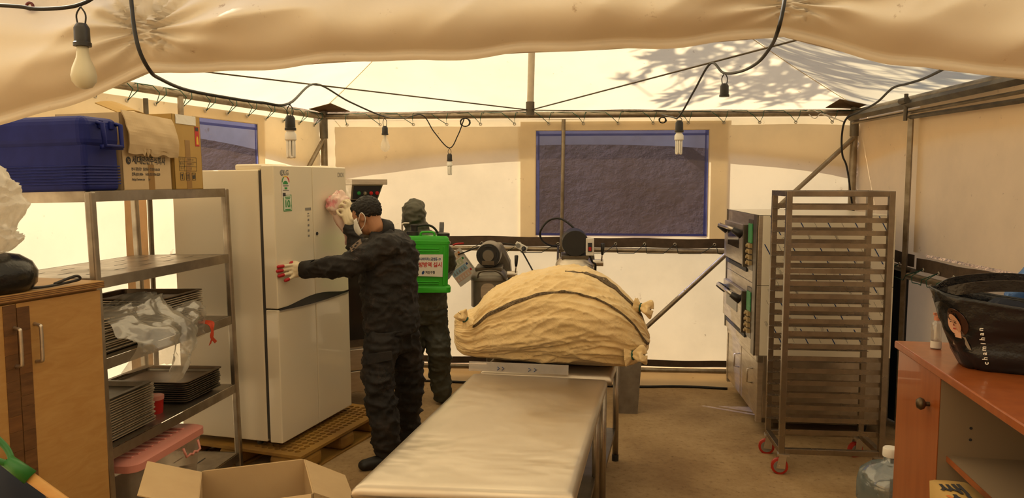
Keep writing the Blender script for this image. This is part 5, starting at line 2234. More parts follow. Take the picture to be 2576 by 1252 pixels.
# notice hanging askew
nt = thing('notice_sheet', 'printed notice sheet hanging askew on the rear wall beside the sprayer', 'notice', Vector((-0.470, 6.950, 1.049)), rot=(math.radians(2), math.radians(-36), math.radians(-5)))
m = MB()
m.bb((-.105, -.001, -.148), (.105, .001, .148))
m.build('sheet', 'paper', nt)
principled('notice_orange', (0.70, 0.50, 0.30), .7)
principled('notice_green', (0.52, 0.56, 0.36), .7)
principled('notice_blue', (0.32, 0.48, 0.58), .7)
principled('notice_pink', (0.70, 0.48, 0.36), .7)
for k, mt in enumerate(('notice_orange', 'notice_green', 'notice_blue', 'notice_pink')):
    z1_ = .130 - k * .062
    p_ = flat([(-.10, z1_ - .052), (.055, z1_ - .052), (.055, z1_), (-.10, z1_)], mt, nt, front_M(0, -.0018, 0), 'printed_band')
    flat([(.06, z1_ - .022), (.078, z1_ - .022), (.078, z1_ - .002), (.06, z1_ - .002)], ('orange_print', 'print_green', 'print_blue', 'print_red')[k], nt, front_M(0, -.0018, 0), 'printed_number')
    for q in range(5):
        flat([(-.09 + q * .027, z1_ - .04), (-.072 + q * .027, z1_ - .046), (-.076 + q * .027, z1_ - .008)], 'print_grey' if k == 2 else 'paper', p_, front_M(0, -.0026, 0), 'printed_figure')
text('재난 행동 국민행동요령', .013, 'print_dark', nt, front_M(.092, -.0022, -.01, -90))
m = MB()
m.tube([(0.05, -.004, .145), (.01, -.006, .20), (-.02, 0, .26)], .003, 5)
m.build('hanging_cord', 'black_rubber', nt)

# ------------------------------------------------------------------ tote bag, bottle and blue bag on the cabinet
tb = thing('tote_bag', 'black glossy tote bag printed with a portrait, standing on the orange-brown cabinet', 'tote bag', (1.70, 2.545, 1.2), -25.5)


def tote(u, v, off=0.0):
    """u round the bag, 0.5..1 is the front; v up"""
    a = 2 * math.pi * u
    hl = 0.165 + 0.10 * v ** .8
    hw = 0.085 + 0.045 * v
    ca, sa = math.cos(a), math.sin(a)
    k = 0.018 * noise.noise((ca * 2.2, sa * 2.2 + 3, v * 3.2)) + .010 * (1 - abs(noise.noise((ca * 3, sa * 3, v * 5)))) ** 2
    x = (hl + off + k * .5) * math.copysign(abs(ca) ** .55, ca)
    y = (hw + off + k) * math.copysign(abs(sa) ** .8, sa)
    z = 0.002 + 0.235 * v - 0.03 * v * (x / .27) - .012 * v * (abs(sa) ** 2)
    return Vector((x, y, z))


m = MB()
m.grid(lambda u, v: tote(u, v), 64, 20, closed_u=True)
m.f.append(tuple(range(64)))
m.build('bag_body', 'tote_black', tb, smooth=True, solid=.004)
m = MB()
for yy in (-.115, .115):
    pts = spline([(-.255, yy * .5, .235), (-.20, yy * .9, .268), (-.08, yy, .290), (.06, yy, .285), (.10, yy, .22)], 7)
    vs = []
    for p in pts:
        vs += [p + Vector((0, 0, -.018)), p + Vector((0, 0, .018))]
    m.add(vs, [(2 * i, 2 * i + 1, 2 * i + 3, 2 * i + 2) for i in range(len(pts) - 1)])
m.build('handle', 'tote_black', tb, solid=.004)
m = MB()
m.grid(lambda u, v: (-.12 + .3 * u, -.04 + .12 * v, .20 + .035 * noise.noise((u * 5, v * 5, 2)) + .02 * math.sin(u * 7)), 20, 10)
m.build('contents', 'navy_fabric', tb, smooth=True)


def decal(poly, cu, cv, mat, name, off=.006, parent=tb, dens=1):
    """poly in metres around a point of the bag front"""
    m = MB()
    vs = []
    for x, z in poly:
        u = cu + x / 0.86
        v = cv + z / 0.235
        vs.append(tote(u, v, off))
    m.add(vs, [tuple(range(len(vs)))])
    return m.build(name, mat, parent)


principled('print_skin', (0.55, 0.30, 0.19), .3)
principled('print_lips', (0.42, 0.06, 0.05), .3)
principled('print_hair', (0.05, 0.02, 0.012), .3)
principled('print_blouse', (0.30, 0.26, 0.21), .3)
CU, CV = 0.632, 0.62


def ellp(cx, cz, rx, rz, n=18, a0=0, a1=360):
    return [(cx + rx * math.cos(math.radians(a0 + (a1 - a0) * k / n)), cz + rz * math.sin(math.radians(a0 + (a1 - a0) * k / n))) for k in range(n)]


decal(ellp(.004, .004, .033, .043), CU, CV, 'print_hair', 'portrait_hair', .0058)
decal([(-.045, -.075), (.03, -.080), (.022, -.04), (-.01, -.034)], CU, CV, 'print_blouse', 'portrait_blouse', .0058)
fc_ = decal(ellp(-.004, -.004, .021, .031), CU, CV, 'print_skin', 'portrait_face', .0075)
decal([(-.008, -.045), (.012, -.045), (.012, -.022), (-.006, -.022)], CU, CV, 'print_skin', 'portrait_neck', .0072)
for ex in (-.012, .005):
    decal(ellp(ex, .002, .0042, .0018, 8), CU, CV, 'print_hair', 'portrait_eye', .009, fc_)
    decal(ellp(ex, .0075, .0055, .0011, 8), CU, CV, 'print_hair', 'portrait_brow', .009, fc_)
decal(ellp(-.0035, -.018, .0055, .0026, 10), CU, CV, 'print_lips', 'portrait_lips', .009, fc_)
decal([(-.005, -.010), (-.001, -.010), (-.003, -.002)], CU, CV, 'print_lips', 'portrait_nose', .0088, fc_)
# brand lettering running up the bag front
for k, ch in enumerate('chamihan'):
    v = 0.13 + k * .068
    p = tote(0.703, v, .007)
    text(ch, .021, 'print_white', tb, Matrix.Translation(p) @ Euler((math.radians(90), 0, 0)).to_matrix().to_4x4() @ Euler((0, 0, math.radians(90))).to_matrix().to_4x4(), bold=.0004)

sp_ = thing('spray_bottle', 'small clear spray bottle with pink cap and red liquid beside the tote', 'spray bottle', (1.60, 2.86, 1.2))
m = MB()
m.lathe([(0.018, 0), (0.019, .003), (.019, .09), (.015, .10), (.009, .105), (.009, .112)], 18)
m.build('bottle', 'bottle_clear', sp_, auto=50)
m = MB()
m.lathe([(0.0165, .003), (.0172, .018), (.0165, .0185)], 16)
m.build('liquid', 'red_plastic', sp_, auto=40)
m = MB()
m.lathe([(.0112, .108), (.0112, .124), (.006, .126), (.006, .136)], 14)
m.bb((-.014, -.004, .128), (.006, .004, .137))
m.build('spray_cap', 'pink_spray', sp_, auto=40)
m = MB()
m.lathe([(.0193, .004), (.0193, .030)], 18, caps=False)
m.build('bottle_label', 'paper', sp_, smooth=True)
m = MB()


def bluebag(u, v):
    a = 2 * math.pi * u
    r = .10 * math.sin(math.pi * min(.98, v * .85 + .15)) ** .5
    k = noise.noise((math.cos(a) * 3, math.sin(a) * 3, v * 6)) * .03 + .02 * abs(noise.noise((math.cos(a) * 7, math.sin(a) * 7, v * 9)))
    return (1.93 + (r + k) * math.cos(a) * 1.1, 2.80 + (r + k) * math.sin(a) * .8, 1.203 + .31 * v)


m.grid(bluebag, 40, 24, closed_u=True)
tag(m.build('plastic_bag', 'blue_bag', smooth=True), 'crumpled blue plastic bag behind the black tote', 'plastic bag')

# ------------------------------------------------------------------ tree behind the tent (throws its shade on the roof)
tree = thing('tree', 'leafy tree outside whose shade falls on the canvas roof', 'tree', (2.2, 11.0, 0))
tm = MB()
tm.tube(spline([(0, 0, 0), (-.1, -.1, 2.0), (-.3, -.5, 3.6), (-.9, -1.4, 5.0), (-1.6, -2.2, 6.0)], 5), [0.13 - .004 * k for k in range(21)], 8)
tm.build('trunk', 'bark', tree, smooth=True)
bm_ = MB()
lm = MB()
random.seed(21)
# foliage stands where sunlight on its way to the rear roof panel passes
for k in range(230):
    u, v = random.random(), random.random()
    tgt = Vector((0.95 + 1.75 * u, 6.75 - 2.0 * v, 2.55 + 0.55 * v))
    if tgt.x < 1.15 + .25 * math.sin(k * 2.1) or (tgt.x + tgt.y) < 6.4:
        continue
    c = tgt + SUN_DIR * random.uniform(3.2, 4.4)
    dirn = Vector((random.uniform(-1, .3), random.uniform(-.6, .6), random.uniform(-.5, .6))).normalized()
    for q in range(9):
        d2 = (dirn + Vector((random.uniform(-.5, .5), random.uniform(-.5, .5), random.uniform(-.5, .5)))).normalized()
        ln = random.uniform(.10, .22)
        wv = d2.cross(SUN_DIR)
        if wv.length < .1:
            continue
        wv = wv.normalized() * random.uniform(.012, .024)
        b0 = c + dirn * (.03 * q)
        lm.add([b0, b0 + d2 * ln * .45 + wv, b0 + d2 * ln, b0 + d2 * ln * .45 - wv], [(0, 1, 2, 3)])
    bm_.tube([c - dirn * .25, c + dirn * .3], .008, 4)
inv = Matrix.Translation((-2.2, -11.0, 0))
for mbx in (lm, bm_):
    mbx.v = [inv @ p for p in mbx.v]
lo_ = lm.build('leaves', 'leaf', tree)
lo_['kind'] = 'stuff'
bo_ = bm_.build('twigs', 'bark', tree)
bo_['kind'] = 'stuff'

# ------------------------------------------------------------------ people
def camo_mat():
    m, N, L = _mat('camo_black')
    out = N.new('ShaderNodeOutputMaterial')
    p = N.new('ShaderNodeBsdfPrincipled')
    L.new(p.outputs[0], out.inputs[0])
    p.inputs['Roughness'].default_value = 0.75
    vec = _coord(N, L, 1.0)
    n1 = _noise(N, L, vec, 7.0, 5, .65, .8)
    c = _ramp(N, L, n1, [(0.42, (0.005, 0.004, 0.004)), (0.58, (0.012, 0.0085, 0.007)), (0.70, (0.042, 0.028, 0.022))])
    vo = N.new('ShaderNodeTexVoronoi')
    vo.inputs['Scale'].default_value = 46
    vo.feature = 'DISTANCE_TO_EDGE'
    L.new(vec, vo.inputs['Vector'])
    ed = _ramp(N, L, vo.outputs['Distance'], [(0.02, (0.008, 0.006, 0.006)), (0.10, (1, 1, 1))])
    mm = N.new('ShaderNodeMix')
    mm.data_type = 'RGBA'
    mm.blend_type = 'MULTIPLY'
    n2 = _noise(N, L, vec, 3.5, 3)
    L.new(_ramp(N, L, n2, [(0.5, (0, 0, 0)), (0.6, (1, 1, 1))]), mm.inputs[0])
    L.new(c, mm.inputs[6])
    L.new(ed, mm.inputs[7])
    L.new(mm.outputs[2], p.inputs['Base Color'])
    fb = _noise(N, L, vec, 22, 4, .6)
    L.new(_bump(N, L, fb, .35, .008), p.inputs['Normal'])


camo_mat()
principled('rain_green', (0.075, 0.073, 0.048), 0.5, col2=(0.055, 0.054, 0.036), nscale=6, bump=.4, bscale=14, bdist=.012)
principled('rain_trousers', (0.032, 0.033, 0.022), 0.5, col2=(0.042, 0.043, 0.030), nscale=6, bump=.4, bscale=14, bdist=.012)
principled('skin', (0.42, 0.21, 0.11), 0.55, col2=(0.36, 0.17, 0.085), nscale=9)
principled('hair_black', (0.010, 0.008, 0.007), 0.6, bump=.9, bscale=120, bdist=.004)
principled('glove_cotton', (0.70, 0.60, 0.42), 0.85, bump=.4, bscale=160, bdist=.002)
principled('glove_rubber', (0.42, 0.012, 0.018), 0.5)
principled('mask_white', (0.80, 0.78, 0.74), 0.7)
principled('boot_black', (0.010, 0.009, 0.008), 0.5)
principled('towel_pink', (0.82, 0.62, 0.54), 0.9, col2=(0.66, 0.26, 0.27), nscale=14, bump=.6, bscale=40, lo=.52, hi=.62)
principled('flag_patch', (0.22, 0.17, 0.13), 0.8)


def loft(mb, secs, n=28):
    """secs: (centre, axis_a, ra, axis_b, rb)"""
    vs, fs = [], []
    for c, A, ra, B, rb in secs:
        for k in range(n):
            a = 2 * math.pi * k / n
            vs.append(Vector(c) + Vector(A) * ra * math.cos(a) + Vector(B) * rb * math.sin(a))
    for i in range(len(secs) - 1):
        for k in range(n):
            k2 = (k + 1) % n
            fs.append((i * n + k, i * n + k2, (i + 1) * n + k2, (i + 1) * n + k))
    fs.append(tuple(range(n))[::-1])
    fs.append(tuple((len(secs) - 1) * n + k for k in range(n)))
    mb.add(vs, fs)


def limb(mb, pts, rad, n=14, sub=6):
    P = spline(pts, sub)
    R = []
    for i in range(len(P)):
        t = i / (len(P) - 1) * (len(rad) - 1)
        k = min(int(t), len(rad) - 2)
        R.append(rad[k] + (rad[k + 1] - rad[k]) * (t - k))
    mb.tube(P, R, n)
    mb.ell(P[0], (R[0],) * 3, 12, 8)
    mb.ell(P[-1], (R[-1],) * 3, 12, 8)


def skinned(mb, name, mat, parent, voxel=0.012, it=6, wr=0.0, ws=9.0, seed=0.0, hang=0.0, root=None):
    """fuses the shapes into one continuous surface, then presses folds into it"""
    me = mb.mesh('raw')
    o = bpy.data.objects.new('raw', me)
    tmp = bpy.data.scenes.new('fuse')
    tmp.collection.objects.link(o)
    md = o.modifiers.new('r', 'REMESH')
    md.mode = 'VOXEL'
    md.voxel_size = voxel
    ms = o.modifiers.new('s', 'SMOOTH')
    ms.factor = 0.5
    ms.iterations = it
    with bpy.context.temp_override(scene=tmp, view_layer=tmp.view_layers[0]):
        dg = bpy.context.evaluated_depsgraph_get()
        me2 = bpy.data.meshes.new_from_object(o.evaluated_get(dg))
    bpy.data.objects.remove(o)
    bpy.data.scenes.remove(tmp)
    bpy.data.meshes.remove(me)
    me2.name = name
    if wr:
        nr = [v.normal.copy() for v in me2.vertices]
        for v, nn_ in zip(me2.vertices, nr):
            p = v.co
            q = Vector((p.x * ws, p.y * ws, p.z * ws * 1.25 + seed))
            k = (1 - abs(noise.noise(q))) ** 3 - .5 + .5 * ((1 - abs(noise.noise(q * 2.1 + Vector((3, 1, seed))))) ** 3 - .5)
            if hang:
                k += .6 * ((1 - abs(noise.noise(Vector((p.x * 5 + p.z * 9, p.y * 5, p.z * 16 + seed))))) ** 4 - .4)
            v.co = p + nn_ * (wr * k)
    me2.materials.clear()
    me2.materials.append(MATS[mat])
    me2.polygons.foreach_set('use_smooth', [True] * len(me2.polygons))
    ob = bpy.data.objects.new(name, me2)
    COL.objects.link(ob)
    if parent is not None:
        ob.parent = parent
        ob.matrix_parent_inverse = parent.matrix_world.inverted() if False else Matrix.Translation(-Vector(parent.location))
    return ob


def into(o, parent):
    o.parent = parent
    o.matrix_parent_inverse = Matrix.Translation(-Vector(parent.location))
    return o


# ---------------- man in black wiping the fridge
fv = Vector((-0.80, 0.60, 0))
lv_ = Vector((-0.60, -0.80, 0))
LS, LE, LW = Vector((-0.812, 4.800, 1.411)), Vector((-1.035, 4.740, 1.307)), Vector((-1.291, 4.840, 1.276))
RS, RE, RW = Vector((-0.785, 5.080, 1.418)), Vector((-1.029, 5.220, 1.363)), Vector((-1.102, 5.270, 1.512))
LT, LK, LC, LA = Vector((-0.830, 4.860, 0.828)), Vector((-0.845, 4.800, 0.553)), Vector((-0.816, 4.790, 0.328)), Vector((-0.800, 4.800, 0.137))
RT, RK, RC, RA = Vector((-0.726, 5.020, 0.795)), Vector((-0.696, 5.120, 0.473)), Vector((-0.723, 5.180, 0.234)), Vector((-0.695, 5.200, 0.044))
HC = Vector((-0.925, 4.930, 1.607))
HF = Vector((-0.84, 0.36, -0.40)).normalized()
HL = Vector((-0.36, -0.93, 0.02))
HL = (HL - HF * HL.dot(HF)).normalized()
HU = HF.cross(HL).normalized()


def hp(f, l, u):
    return HC + HF * f + HL * l + HU * u


HM = Matrix((HF, HL, HU)).transposed().to_4x4()
HM.translation = HC

bm = MB()
bm.ell((0.005, 0, 0.022), (0.094, 0.075, 0.092), 20, 14, HM)
bm.ell((0.030, 0, -0.045), (0.062, 0.058, 0.070), 18, 12, HM)
bm.ell((0.060, 0, -0.082), (0.026, 0.030, 0.022), 12, 8, HM)
bm.tube([hp(.085, 0, .018), hp(.100, 0, -.012), hp(.094, 0, -.028)], [.010, .014, .010], 8)
bm.tube([hp(.086, .028, .034), hp(.090, 0, .036), hp(.086, -.028, .034)], .010, 8)
bm.ell((0.084, .018, -.060), (.012, .02, .008), 8, 6, HM)
for s in (1, -1):
    bm.ell((-0.006, s * 0.076, -0.012), (0.019, 0.010, 0.033), 12, 8, HM)
    bm.ell((-0.012, s * 0.083, 0.006), (0.014, 0.010, 0.014), 10, 8, HM)
NB_ = Vector((-0.824, 4.970, 1.497))
bm.tube([hp(-.02, 0, -.03), hp(-.03, 0, -.085), NB_, NB_ + Vector((.02, .02, -.12))], [.058, .056, .064, .09], 16)
# the body under the clothes
tc = [(Vector((-0.820, 4.950, 1.485)), .075, .07), (Vector((-0.791, 4.950, 1.403)), .17, .09), (Vector((-0.793, 4.950, 1.227)), .16, .10), (Vector((-0.786, 4.950, 1.019)), .14, .10), (Vector((-0.783, 4.950, 0.862)), .15, .11), (Vector((-0.784, 4.950, 0.756)), .14, .10)]
loft(bm, [(a, lv_, r1, fv, r2) for a, r1, r2 in tc])
for pts, rad in (((LS, LE, LW, Vector((-1.356, 4.865, 1.265))), (.055, .042, .032, .03)), ((RS, RE, RW, Vector((-1.140, 5.330, 1.602))), (.055, .042, .032, .03)),
                 ((LT, LK, LC, LA), (.085, .062, .055, .042)), ((RT, RK, RC, RA), (.085, .062, .055, .042))):
    limb(bm, pts, rad)
man = skinned(bm, 'person', 'skin', None, 0.0075, 3)
tag(man, 'man in black camouflage bending to wipe the fridge with a pink towel', 'person')

# hair cap
hm = MB()
hm.ell((-0.014, 0, 0.040), (0.095, 0.082, 0.088), 22, 14, HM)
hm.ell((-0.055, 0, 0.020), (0.048, 0.066, 0.056), 16, 10, HM)
hm.ell((0.045, 0, 0.075), (0.048, 0.060, 0.042), 14, 10, HM)
hm.ell((0.02, .062, .022), (0.018, 0.016, 0.03), 10, 8, HM)
hm.ell((-.042, .062, .004), (0.020, 0.012, 0.022), 10, 8, HM)
hr = skinned(hm, 'hair', 'hair_black', None, .006, 2, .007, 55)
hr.parent = man
for s in (1, -1):
    m = MB()
    m.tube(spline([hp(.072, s * .052, -.035), hp(.03, s * .076, -.022), hp(-.006, s * .086, .012), hp(-.026, s * .088, .012), hp(-.032, s * .084, -.02), hp(0.0, s * .070, -.055), hp(.055, s * .052, -.075)], 7), .0024, 6)
    o = m.build('mask_strap', 'mask_white', man, smooth=True)
m = MB()


def mask(u, v):
    a = (u - .5) * 2.5
    z = .0 - .105 * v
    r = .087 + .012 * math.sin(math.pi * v) + (.012 if abs(u - .5) < .12 else 0) * math.sin(math.pi * v)
    return hp(.012 + r * math.cos(a), .072 * math.sin(a), z + .004)


m.grid(mask, 20, 10)
m.build('face_mask', 'mask_white', man, smooth=True, solid=.003)

# jacket
jm = MB()
tj = [(Vector((-0.830, 4.950, 1.521)), .082, .078), (Vector((-0.810, 4.950, 1.475)), .13, .10), (Vector((-0.790, 4.950, 1.429)), .195, .125), (Vector((-0.787, 4.950, 1.344)), .215, .14), (Vector((-0.799, 4.950, 1.201)), .205, .15), (Vector((-0.796, 4.950, 1.045)), .20, .148), (Vector((-0.785, 4.950, 0.927)), .205, .152), (Vector((-0.783, 4.950, 0.849)), .20, .148)]
loft(jm, [(a, lv_, r1, fv, r2) for a, r1, r2 in tj])
limb(jm, (LS + Vector((.03, .05, .0)), LS, LE, Vector((-1.220, 4.810, 1.284)), Vector((-1.300, 4.845, 1.273))), (.095, .088, .075, .060, .052))
limb(jm, (RS + Vector((.03, -.04, .0)), RS, RE, Vector((-1.082, 5.250, 1.464)), Vector((-1.102, 5.270, 1.509))), (.095, .085, .072, .056, .050))
jk = skinned(jm, 'jacket', 'camo_black', None, .009, 4, .017, 8.0, 2.0, 1)
jk.parent = man
m = MB()
m.tube([hp(-.03, 0, -.085) + Vector((.0, 0, -.012)), NB_ + Vector((.004, .004, .006))], [.066, .076], 18, caps=False)
m.build('collar', 'camo_black', man, smooth=True, solid=.008)
cu_ = MB()
cu_.tube([Vector((-1.242, 4.815, 1.281)), Vector((-1.322, 4.850, 1.270))], [.055, .053], 18, caps=False)
cu_.build('cuff', 'camo_black', man, smooth=True, solid=.006)
# trousers
tm_ = MB()
loft(tm_, [(Vector((-0.784, 4.950, 0.967)), lv_, .175, fv, .125), (Vector((-0.783, 4.950, 0.835)), lv_, .185, fv, .135), (Vector((-0.785, 4.950, 0.717)), lv_, .165, fv, .12)])
limb(tm_, (LT, Vector((-0.845, 4.830, 0.692)), LK, LC, Vector((-0.803, 4.790, 0.185)), LA), (.115, .110, .098, .096, .092, .078))
limb(tm_, (RT, Vector((-0.710, 5.080, 0.633)), RK, RC, Vector((-0.699, 5.190, 0.090)), RA), (.115, .108, .096, .094, .090, .076))
trs = skinned(tm_, 'trousers', 'camo_black', None, .010, 4, .022, 8.0, 5.0, 1)
trs.parent = man
m = MB()
pk = [Vector((-0.905, 4.735, 0.753)), Vector((-0.753, 4.735, 0.773)), Vector((-0.745, 4.728, 0.716)), Vector((-0.905, 4.728, 0.683))]
m.add(pk, [(0, 1, 2, 3)])
m.build('pocket_flap', 'camo_black', man, solid=.012, bevel=.004)
# boots
for ank, toe, nm in ((LA, Vector((-0.931, 4.730, 0.033)), 'boot'), (RA, RA + Vector((-.20, .02, -.07)), 'boot')):
    bo = MB()
    heel = Vector((ank.x + .01, ank.y, 0.045))
    tip = Vector((toe.x, toe.y, .040))
    bo.tube([ank + Vector((0, 0, .05)), Vector((ank.x, ank.y, .10)), heel], [.055, .055, .05], 14)
    bo.tube([heel + Vector((.05, 0, 0)), heel, heel.lerp(tip, .5), tip], [.034, .045, .046, .038], 14)
    bo.ell(tip, (.046, .044, .036), 12, 8)
    for vtx in range(len(bo.v)):
        if bo.v[vtx].z < .004:
            bo.v[vtx].z = .004
    b_ = skinned(bo, 'boot', 'boot_black', None, .010, 3)
    b_.parent = man
# flag patch
m = MB()
q = [Vector((-0.992, 4.688, 1.425)), Vector((-0.926, 4.688, 1.479)), Vector((-0.918, 4.682, 1.450)), Vector((-0.982, 4.682, 1.397))]
m.add(q, [(0, 1, 2, 3)])
fl = m.build('arm_patch', 'flag_patch', man, solid=.004)
for k in range(7):
    a, b = .15 + .7 * ((k * 37 % 10) / 10), .15 + .7 * ((k * 53 % 10) / 10)
    c = (q[0].lerp(q[1], a)).lerp(q[3].lerp(q[2], a), b) + Vector((0, -.004, 0))
    m = MB()
    m.ell(c, (.007, .002, .004), 8, 6)
    m.build('patch_mark', 'print_dark', fl)


# gloves: palm and five separate fingers
def glove(palm, fingers, name, thumb, tips=True):
    g = MB()
    for a, b, r in palm:
        g.tube([a, a.lerp(b, .5), b], [r * .9, r, r * .95], 12)
        g.ell(a, (r * .9,) * 3, 10, 8)
        g.ell(b, (r * .95,) * 3, 10, 8)
    for pts in fingers + [thumb]:
        limb(g, pts, (.0115, .0105, .0095, .0085), 10, 4)
    o = skinned(g, 'glove', 'glove_cotton', None, .0045, 2)
    o.parent = man
    for pts in (fingers + [thumb] if tips else []):
        t_ = MB()
        limb(t_, [pts[-2].lerp(pts[-1], .05), pts[-2].lerp(pts[-1], .55), pts[-1], pts[-1] + (pts[-1] - pts[-2]).normalized() * .002], (.0112, .0112, .0105, .009), 10, 3)
        t2 = t_.build('rubber_fingertip', 'glove_rubber', o, smooth=True)
    return o


pal_ = [(Vector((-1.313, 4.855, 1.272)), Vector((-1.379, 4.860, 1.289)), .027), (Vector((-1.317, 4.850, 1.262)), Vector((-1.384, 4.855, 1.264)), .027), (Vector((-1.321, 4.845, 1.250)), Vector((-1.373, 4.850, 1.242)), .024)]
fing = [[Vector((-1.379, 4.860, 1.299)), Vector((-1.404, 4.825, 1.300)), Vector((-1.428, 4.770, 1.301)), Vector((-1.447, 4.735, 1.300))],
        [Vector((-1.381, 4.855, 1.277)), Vector((-1.410, 4.815, 1.276)), Vector((-1.432, 4.765, 1.275)), Vector((-1.451, 4.728, 1.274))],
        [Vector((-1.380, 4.850, 1.254)), Vector((-1.404, 4.810, 1.249)), Vector((-1.426, 4.765, 1.247)), Vector((-1.444, 4.735, 1.243))],
        [Vector((-1.369, 4.845, 1.237)), Vector((-1.387, 4.820, 1.225)), Vector((-1.403, 4.795, 1.216)), Vector((-1.417, 4.775, 1.211))]]
glove(pal_, fing, 'glove', [Vector((-1.343, 4.865, 1.293)), Vector((-1.376, 4.885, 1.312)), Vector((-1.401, 4.885, 1.312)), Vector((-1.421, 4.875, 1.305))])
pal2 = [(Vector((-1.103, 5.250, 1.546)), Vector((-1.140, 5.305, 1.631)), .030), (Vector((-1.120, 5.255, 1.540)), Vector((-1.155, 5.300, 1.625)), .028), (Vector((-1.090, 5.245, 1.568)), Vector((-1.116, 5.295, 1.626)), .026)]
fing2 = [[Vector((-1.111, 5.300, 1.636)), Vector((-1.112, 5.305, 1.675)), Vector((-1.130, 5.315, 1.699)), Vector((-1.152, 5.315, 1.693))],
         [Vector((-1.127, 5.295, 1.642)), Vector((-1.130, 5.290, 1.680)), Vector((-1.153, 5.295, 1.694)), Vector((-1.173, 5.300, 1.680))],
         [Vector((-1.142, 5.290, 1.634)), Vector((-1.150, 5.280, 1.664)), Vector((-1.173, 5.285, 1.670)), Vector((-1.189, 5.295, 1.653))],
         [Vector((-1.152, 5.285, 1.618)), Vector((-1.169, 5.275, 1.635)), Vector((-1.186, 5.280, 1.634)), Vector((-1.200, 5.290, 1.620))]]
glove(pal2, fing2, 'glove', [Vector((-1.151, 5.275, 1.586)), Vector((-1.175, 5.265, 1.597)), Vector((-1.193, 5.270, 1.613)), Vector((-1.201, 5.285, 1.629))], False)

# the pink towel
tw = MB()


def towel(u, v):
    a = 2 * math.pi * u
    t_ = math.pi * v
    k = 1 + .40 * noise.noise((math.cos(a) * 1.8, math.sin(a) * 1.8 * math.sin(t_), math.cos(t_) * 2)) + .22 * (1 - abs(noise.noise((math.cos(a) * 3, math.sin(a) * 3, math.cos(t_) * 3 + 7)))) ** 3
    c = Vector((-1.206, 5.345, 1.673))
    along, out_ = Vector((.292, .956, 0)), Vector((.956, -.292, 0))
    return c + along * (.060 * k * math.sin(t_) * math.cos(a)) + out_ * (.032 * k * math.sin(t_) * math.sin(a)) + Vector((.028 * k * math.sin(t_) * math.cos(a), 0, .070 * k * math.cos(t_)))


tw.grid(towel, 44, 26, closed_u=True)
path = [Vector((-1.196, 5.310, 1.611)), Vector((-1.170, 5.310, 1.554)), Vector((-1.155, 5.310, 1.493)), Vector((-1.139, 5.310, 1.433)), Vector((-1.112, 5.310, 1.388))]
sp2 = spline(path, 6)
rows = []
for i, p in enumerate(sp2):
    t_ = i / (len(sp2) - 1)
    w_ = .042 + .022 * math.sin(t_ * 7) - .014 * t_
    rows.append([p + Vector((w_ * (j - 2) / 2, .018 * math.sin(j * 2.2 + t_ * 6), 0)) for j in range(5)])
tw.add([p for r in rows for p in r], [(i * 5 + j, i * 5 + j + 1, (i + 1) * 5 + j + 1, (i + 1) * 5 + j) for i in range(len(rows) - 1) for j in range(4)])
tag(tw.build('towel', 'towel_pink', smooth=True, solid=.006), 'pink and white crumpled towel pressed against the fridge door', 'towel')

# ---------------- hooded person with the sprayer
PY = 6.22
bd2 = MB()
X_, Y_ = Vector((1, 0, 0)), Vector((0, 1, 0))
bd2.ell(Vector((-0.794, 6.220, 1.542)), (.075, .092, .115), 18, 12)
bd2.tube([Vector((-0.789, 6.220, 1.461)), Vector((-0.767, 6.220, 1.348))], [.055, .07], 14)
loft(bd2, [(Vector((-0.751, 6.220, 1.364)), X_, .16, Y_, .09), (Vector((-0.737, 6.220, 1.202)), X_, .165, Y_, .10), (Vector((-0.732, 6.220, 0.974)), X_, .15, Y_, .10), (Vector((-0.734, 6.220, 0.811)), X_, .15, Y_, .10)])
for a in ((Vector((-0.653, 6.220, 0.811)), Vector((-0.620, 6.220, 0.481)), Vector((-0.591, 6.220, 0.098))), (Vector((-0.815, 6.220, 0.811)), Vector((-0.829, 6.220, 0.481)), Vector((-0.846, 6.220, 0.098)))):
    limb(bd2, a, (.08, .06, .045))
arms2 = [(Vector((-0.580, 6.220, 1.326)), Vector((-0.524, 6.300, 1.145)), Vector((-0.600, 6.550, 0.998))), (Vector((-0.916, 6.220, 1.326)), Vector((-0.976, 6.300, 1.145)), Vector((-0.968, 6.550, 0.998)))]
for a in arms2:
    limb(bd2, a, (.05, .04, .033))
for e, s in ((arms2[0][2], 1), (arms2[1][2], -1)):
    for q_ in range(4):
        limb(bd2, (e + Vector((s * (.015 - .012 * q_), .01, 0)), e + Vector((s * (.02 - .014 * q_), .06, -.01)), e + Vector((s * (.015 - .012 * q_), .085, -.035)), e + Vector((s * (.01 - .01 * q_), .08, -.055))), (.011, .010, .009, .008), 8, 3)
    limb(bd2, (e + Vector((-s * .02, .01, 0)), e + Vector((-s * .045, .04, -.005)), e + Vector((-s * .05, .065, -.02))), (.012, .011, .009), 8, 3)
hp2 = skinned(bd2, 'person', 'skin', None, .009, 3)
tag(hp2, 'person in a dark green hooded rain suit carrying the green sprayer, back turned', 'person')
jm = MB()
jm.ell(Vector((-0.794, 6.220, 1.548)), (.100, .118, .140), 20, 14)
jm.ell(Vector((-0.780, 6.240, 1.621)), (.080, .10, .062), 16, 10)
jm.ell(Vector((-0.773, 6.220, 1.455)), (.098, .11, .09), 16, 10)
loft(jm, [(Vector((-0.766, 6.220, 1.429)), X_, .11, Y_, .11), (Vector((-0.748, 6.220, 1.377)), X_, .195, Y_, .125), (Vector((-0.737, 6.220, 1.202)), X_, .205, Y_, .14), (Vector((-0.726, 6.220, 0.942)), X_, .195, Y_, .145), (Vector((-0.721, 6.220, 0.794)), X_, .195, Y_, .145)])
limb(jm, (Vector((-0.600, 6.220, 1.345)), arms2[0][0], arms2[0][1], arms2[0][2]), (.075, .074, .062, .048))
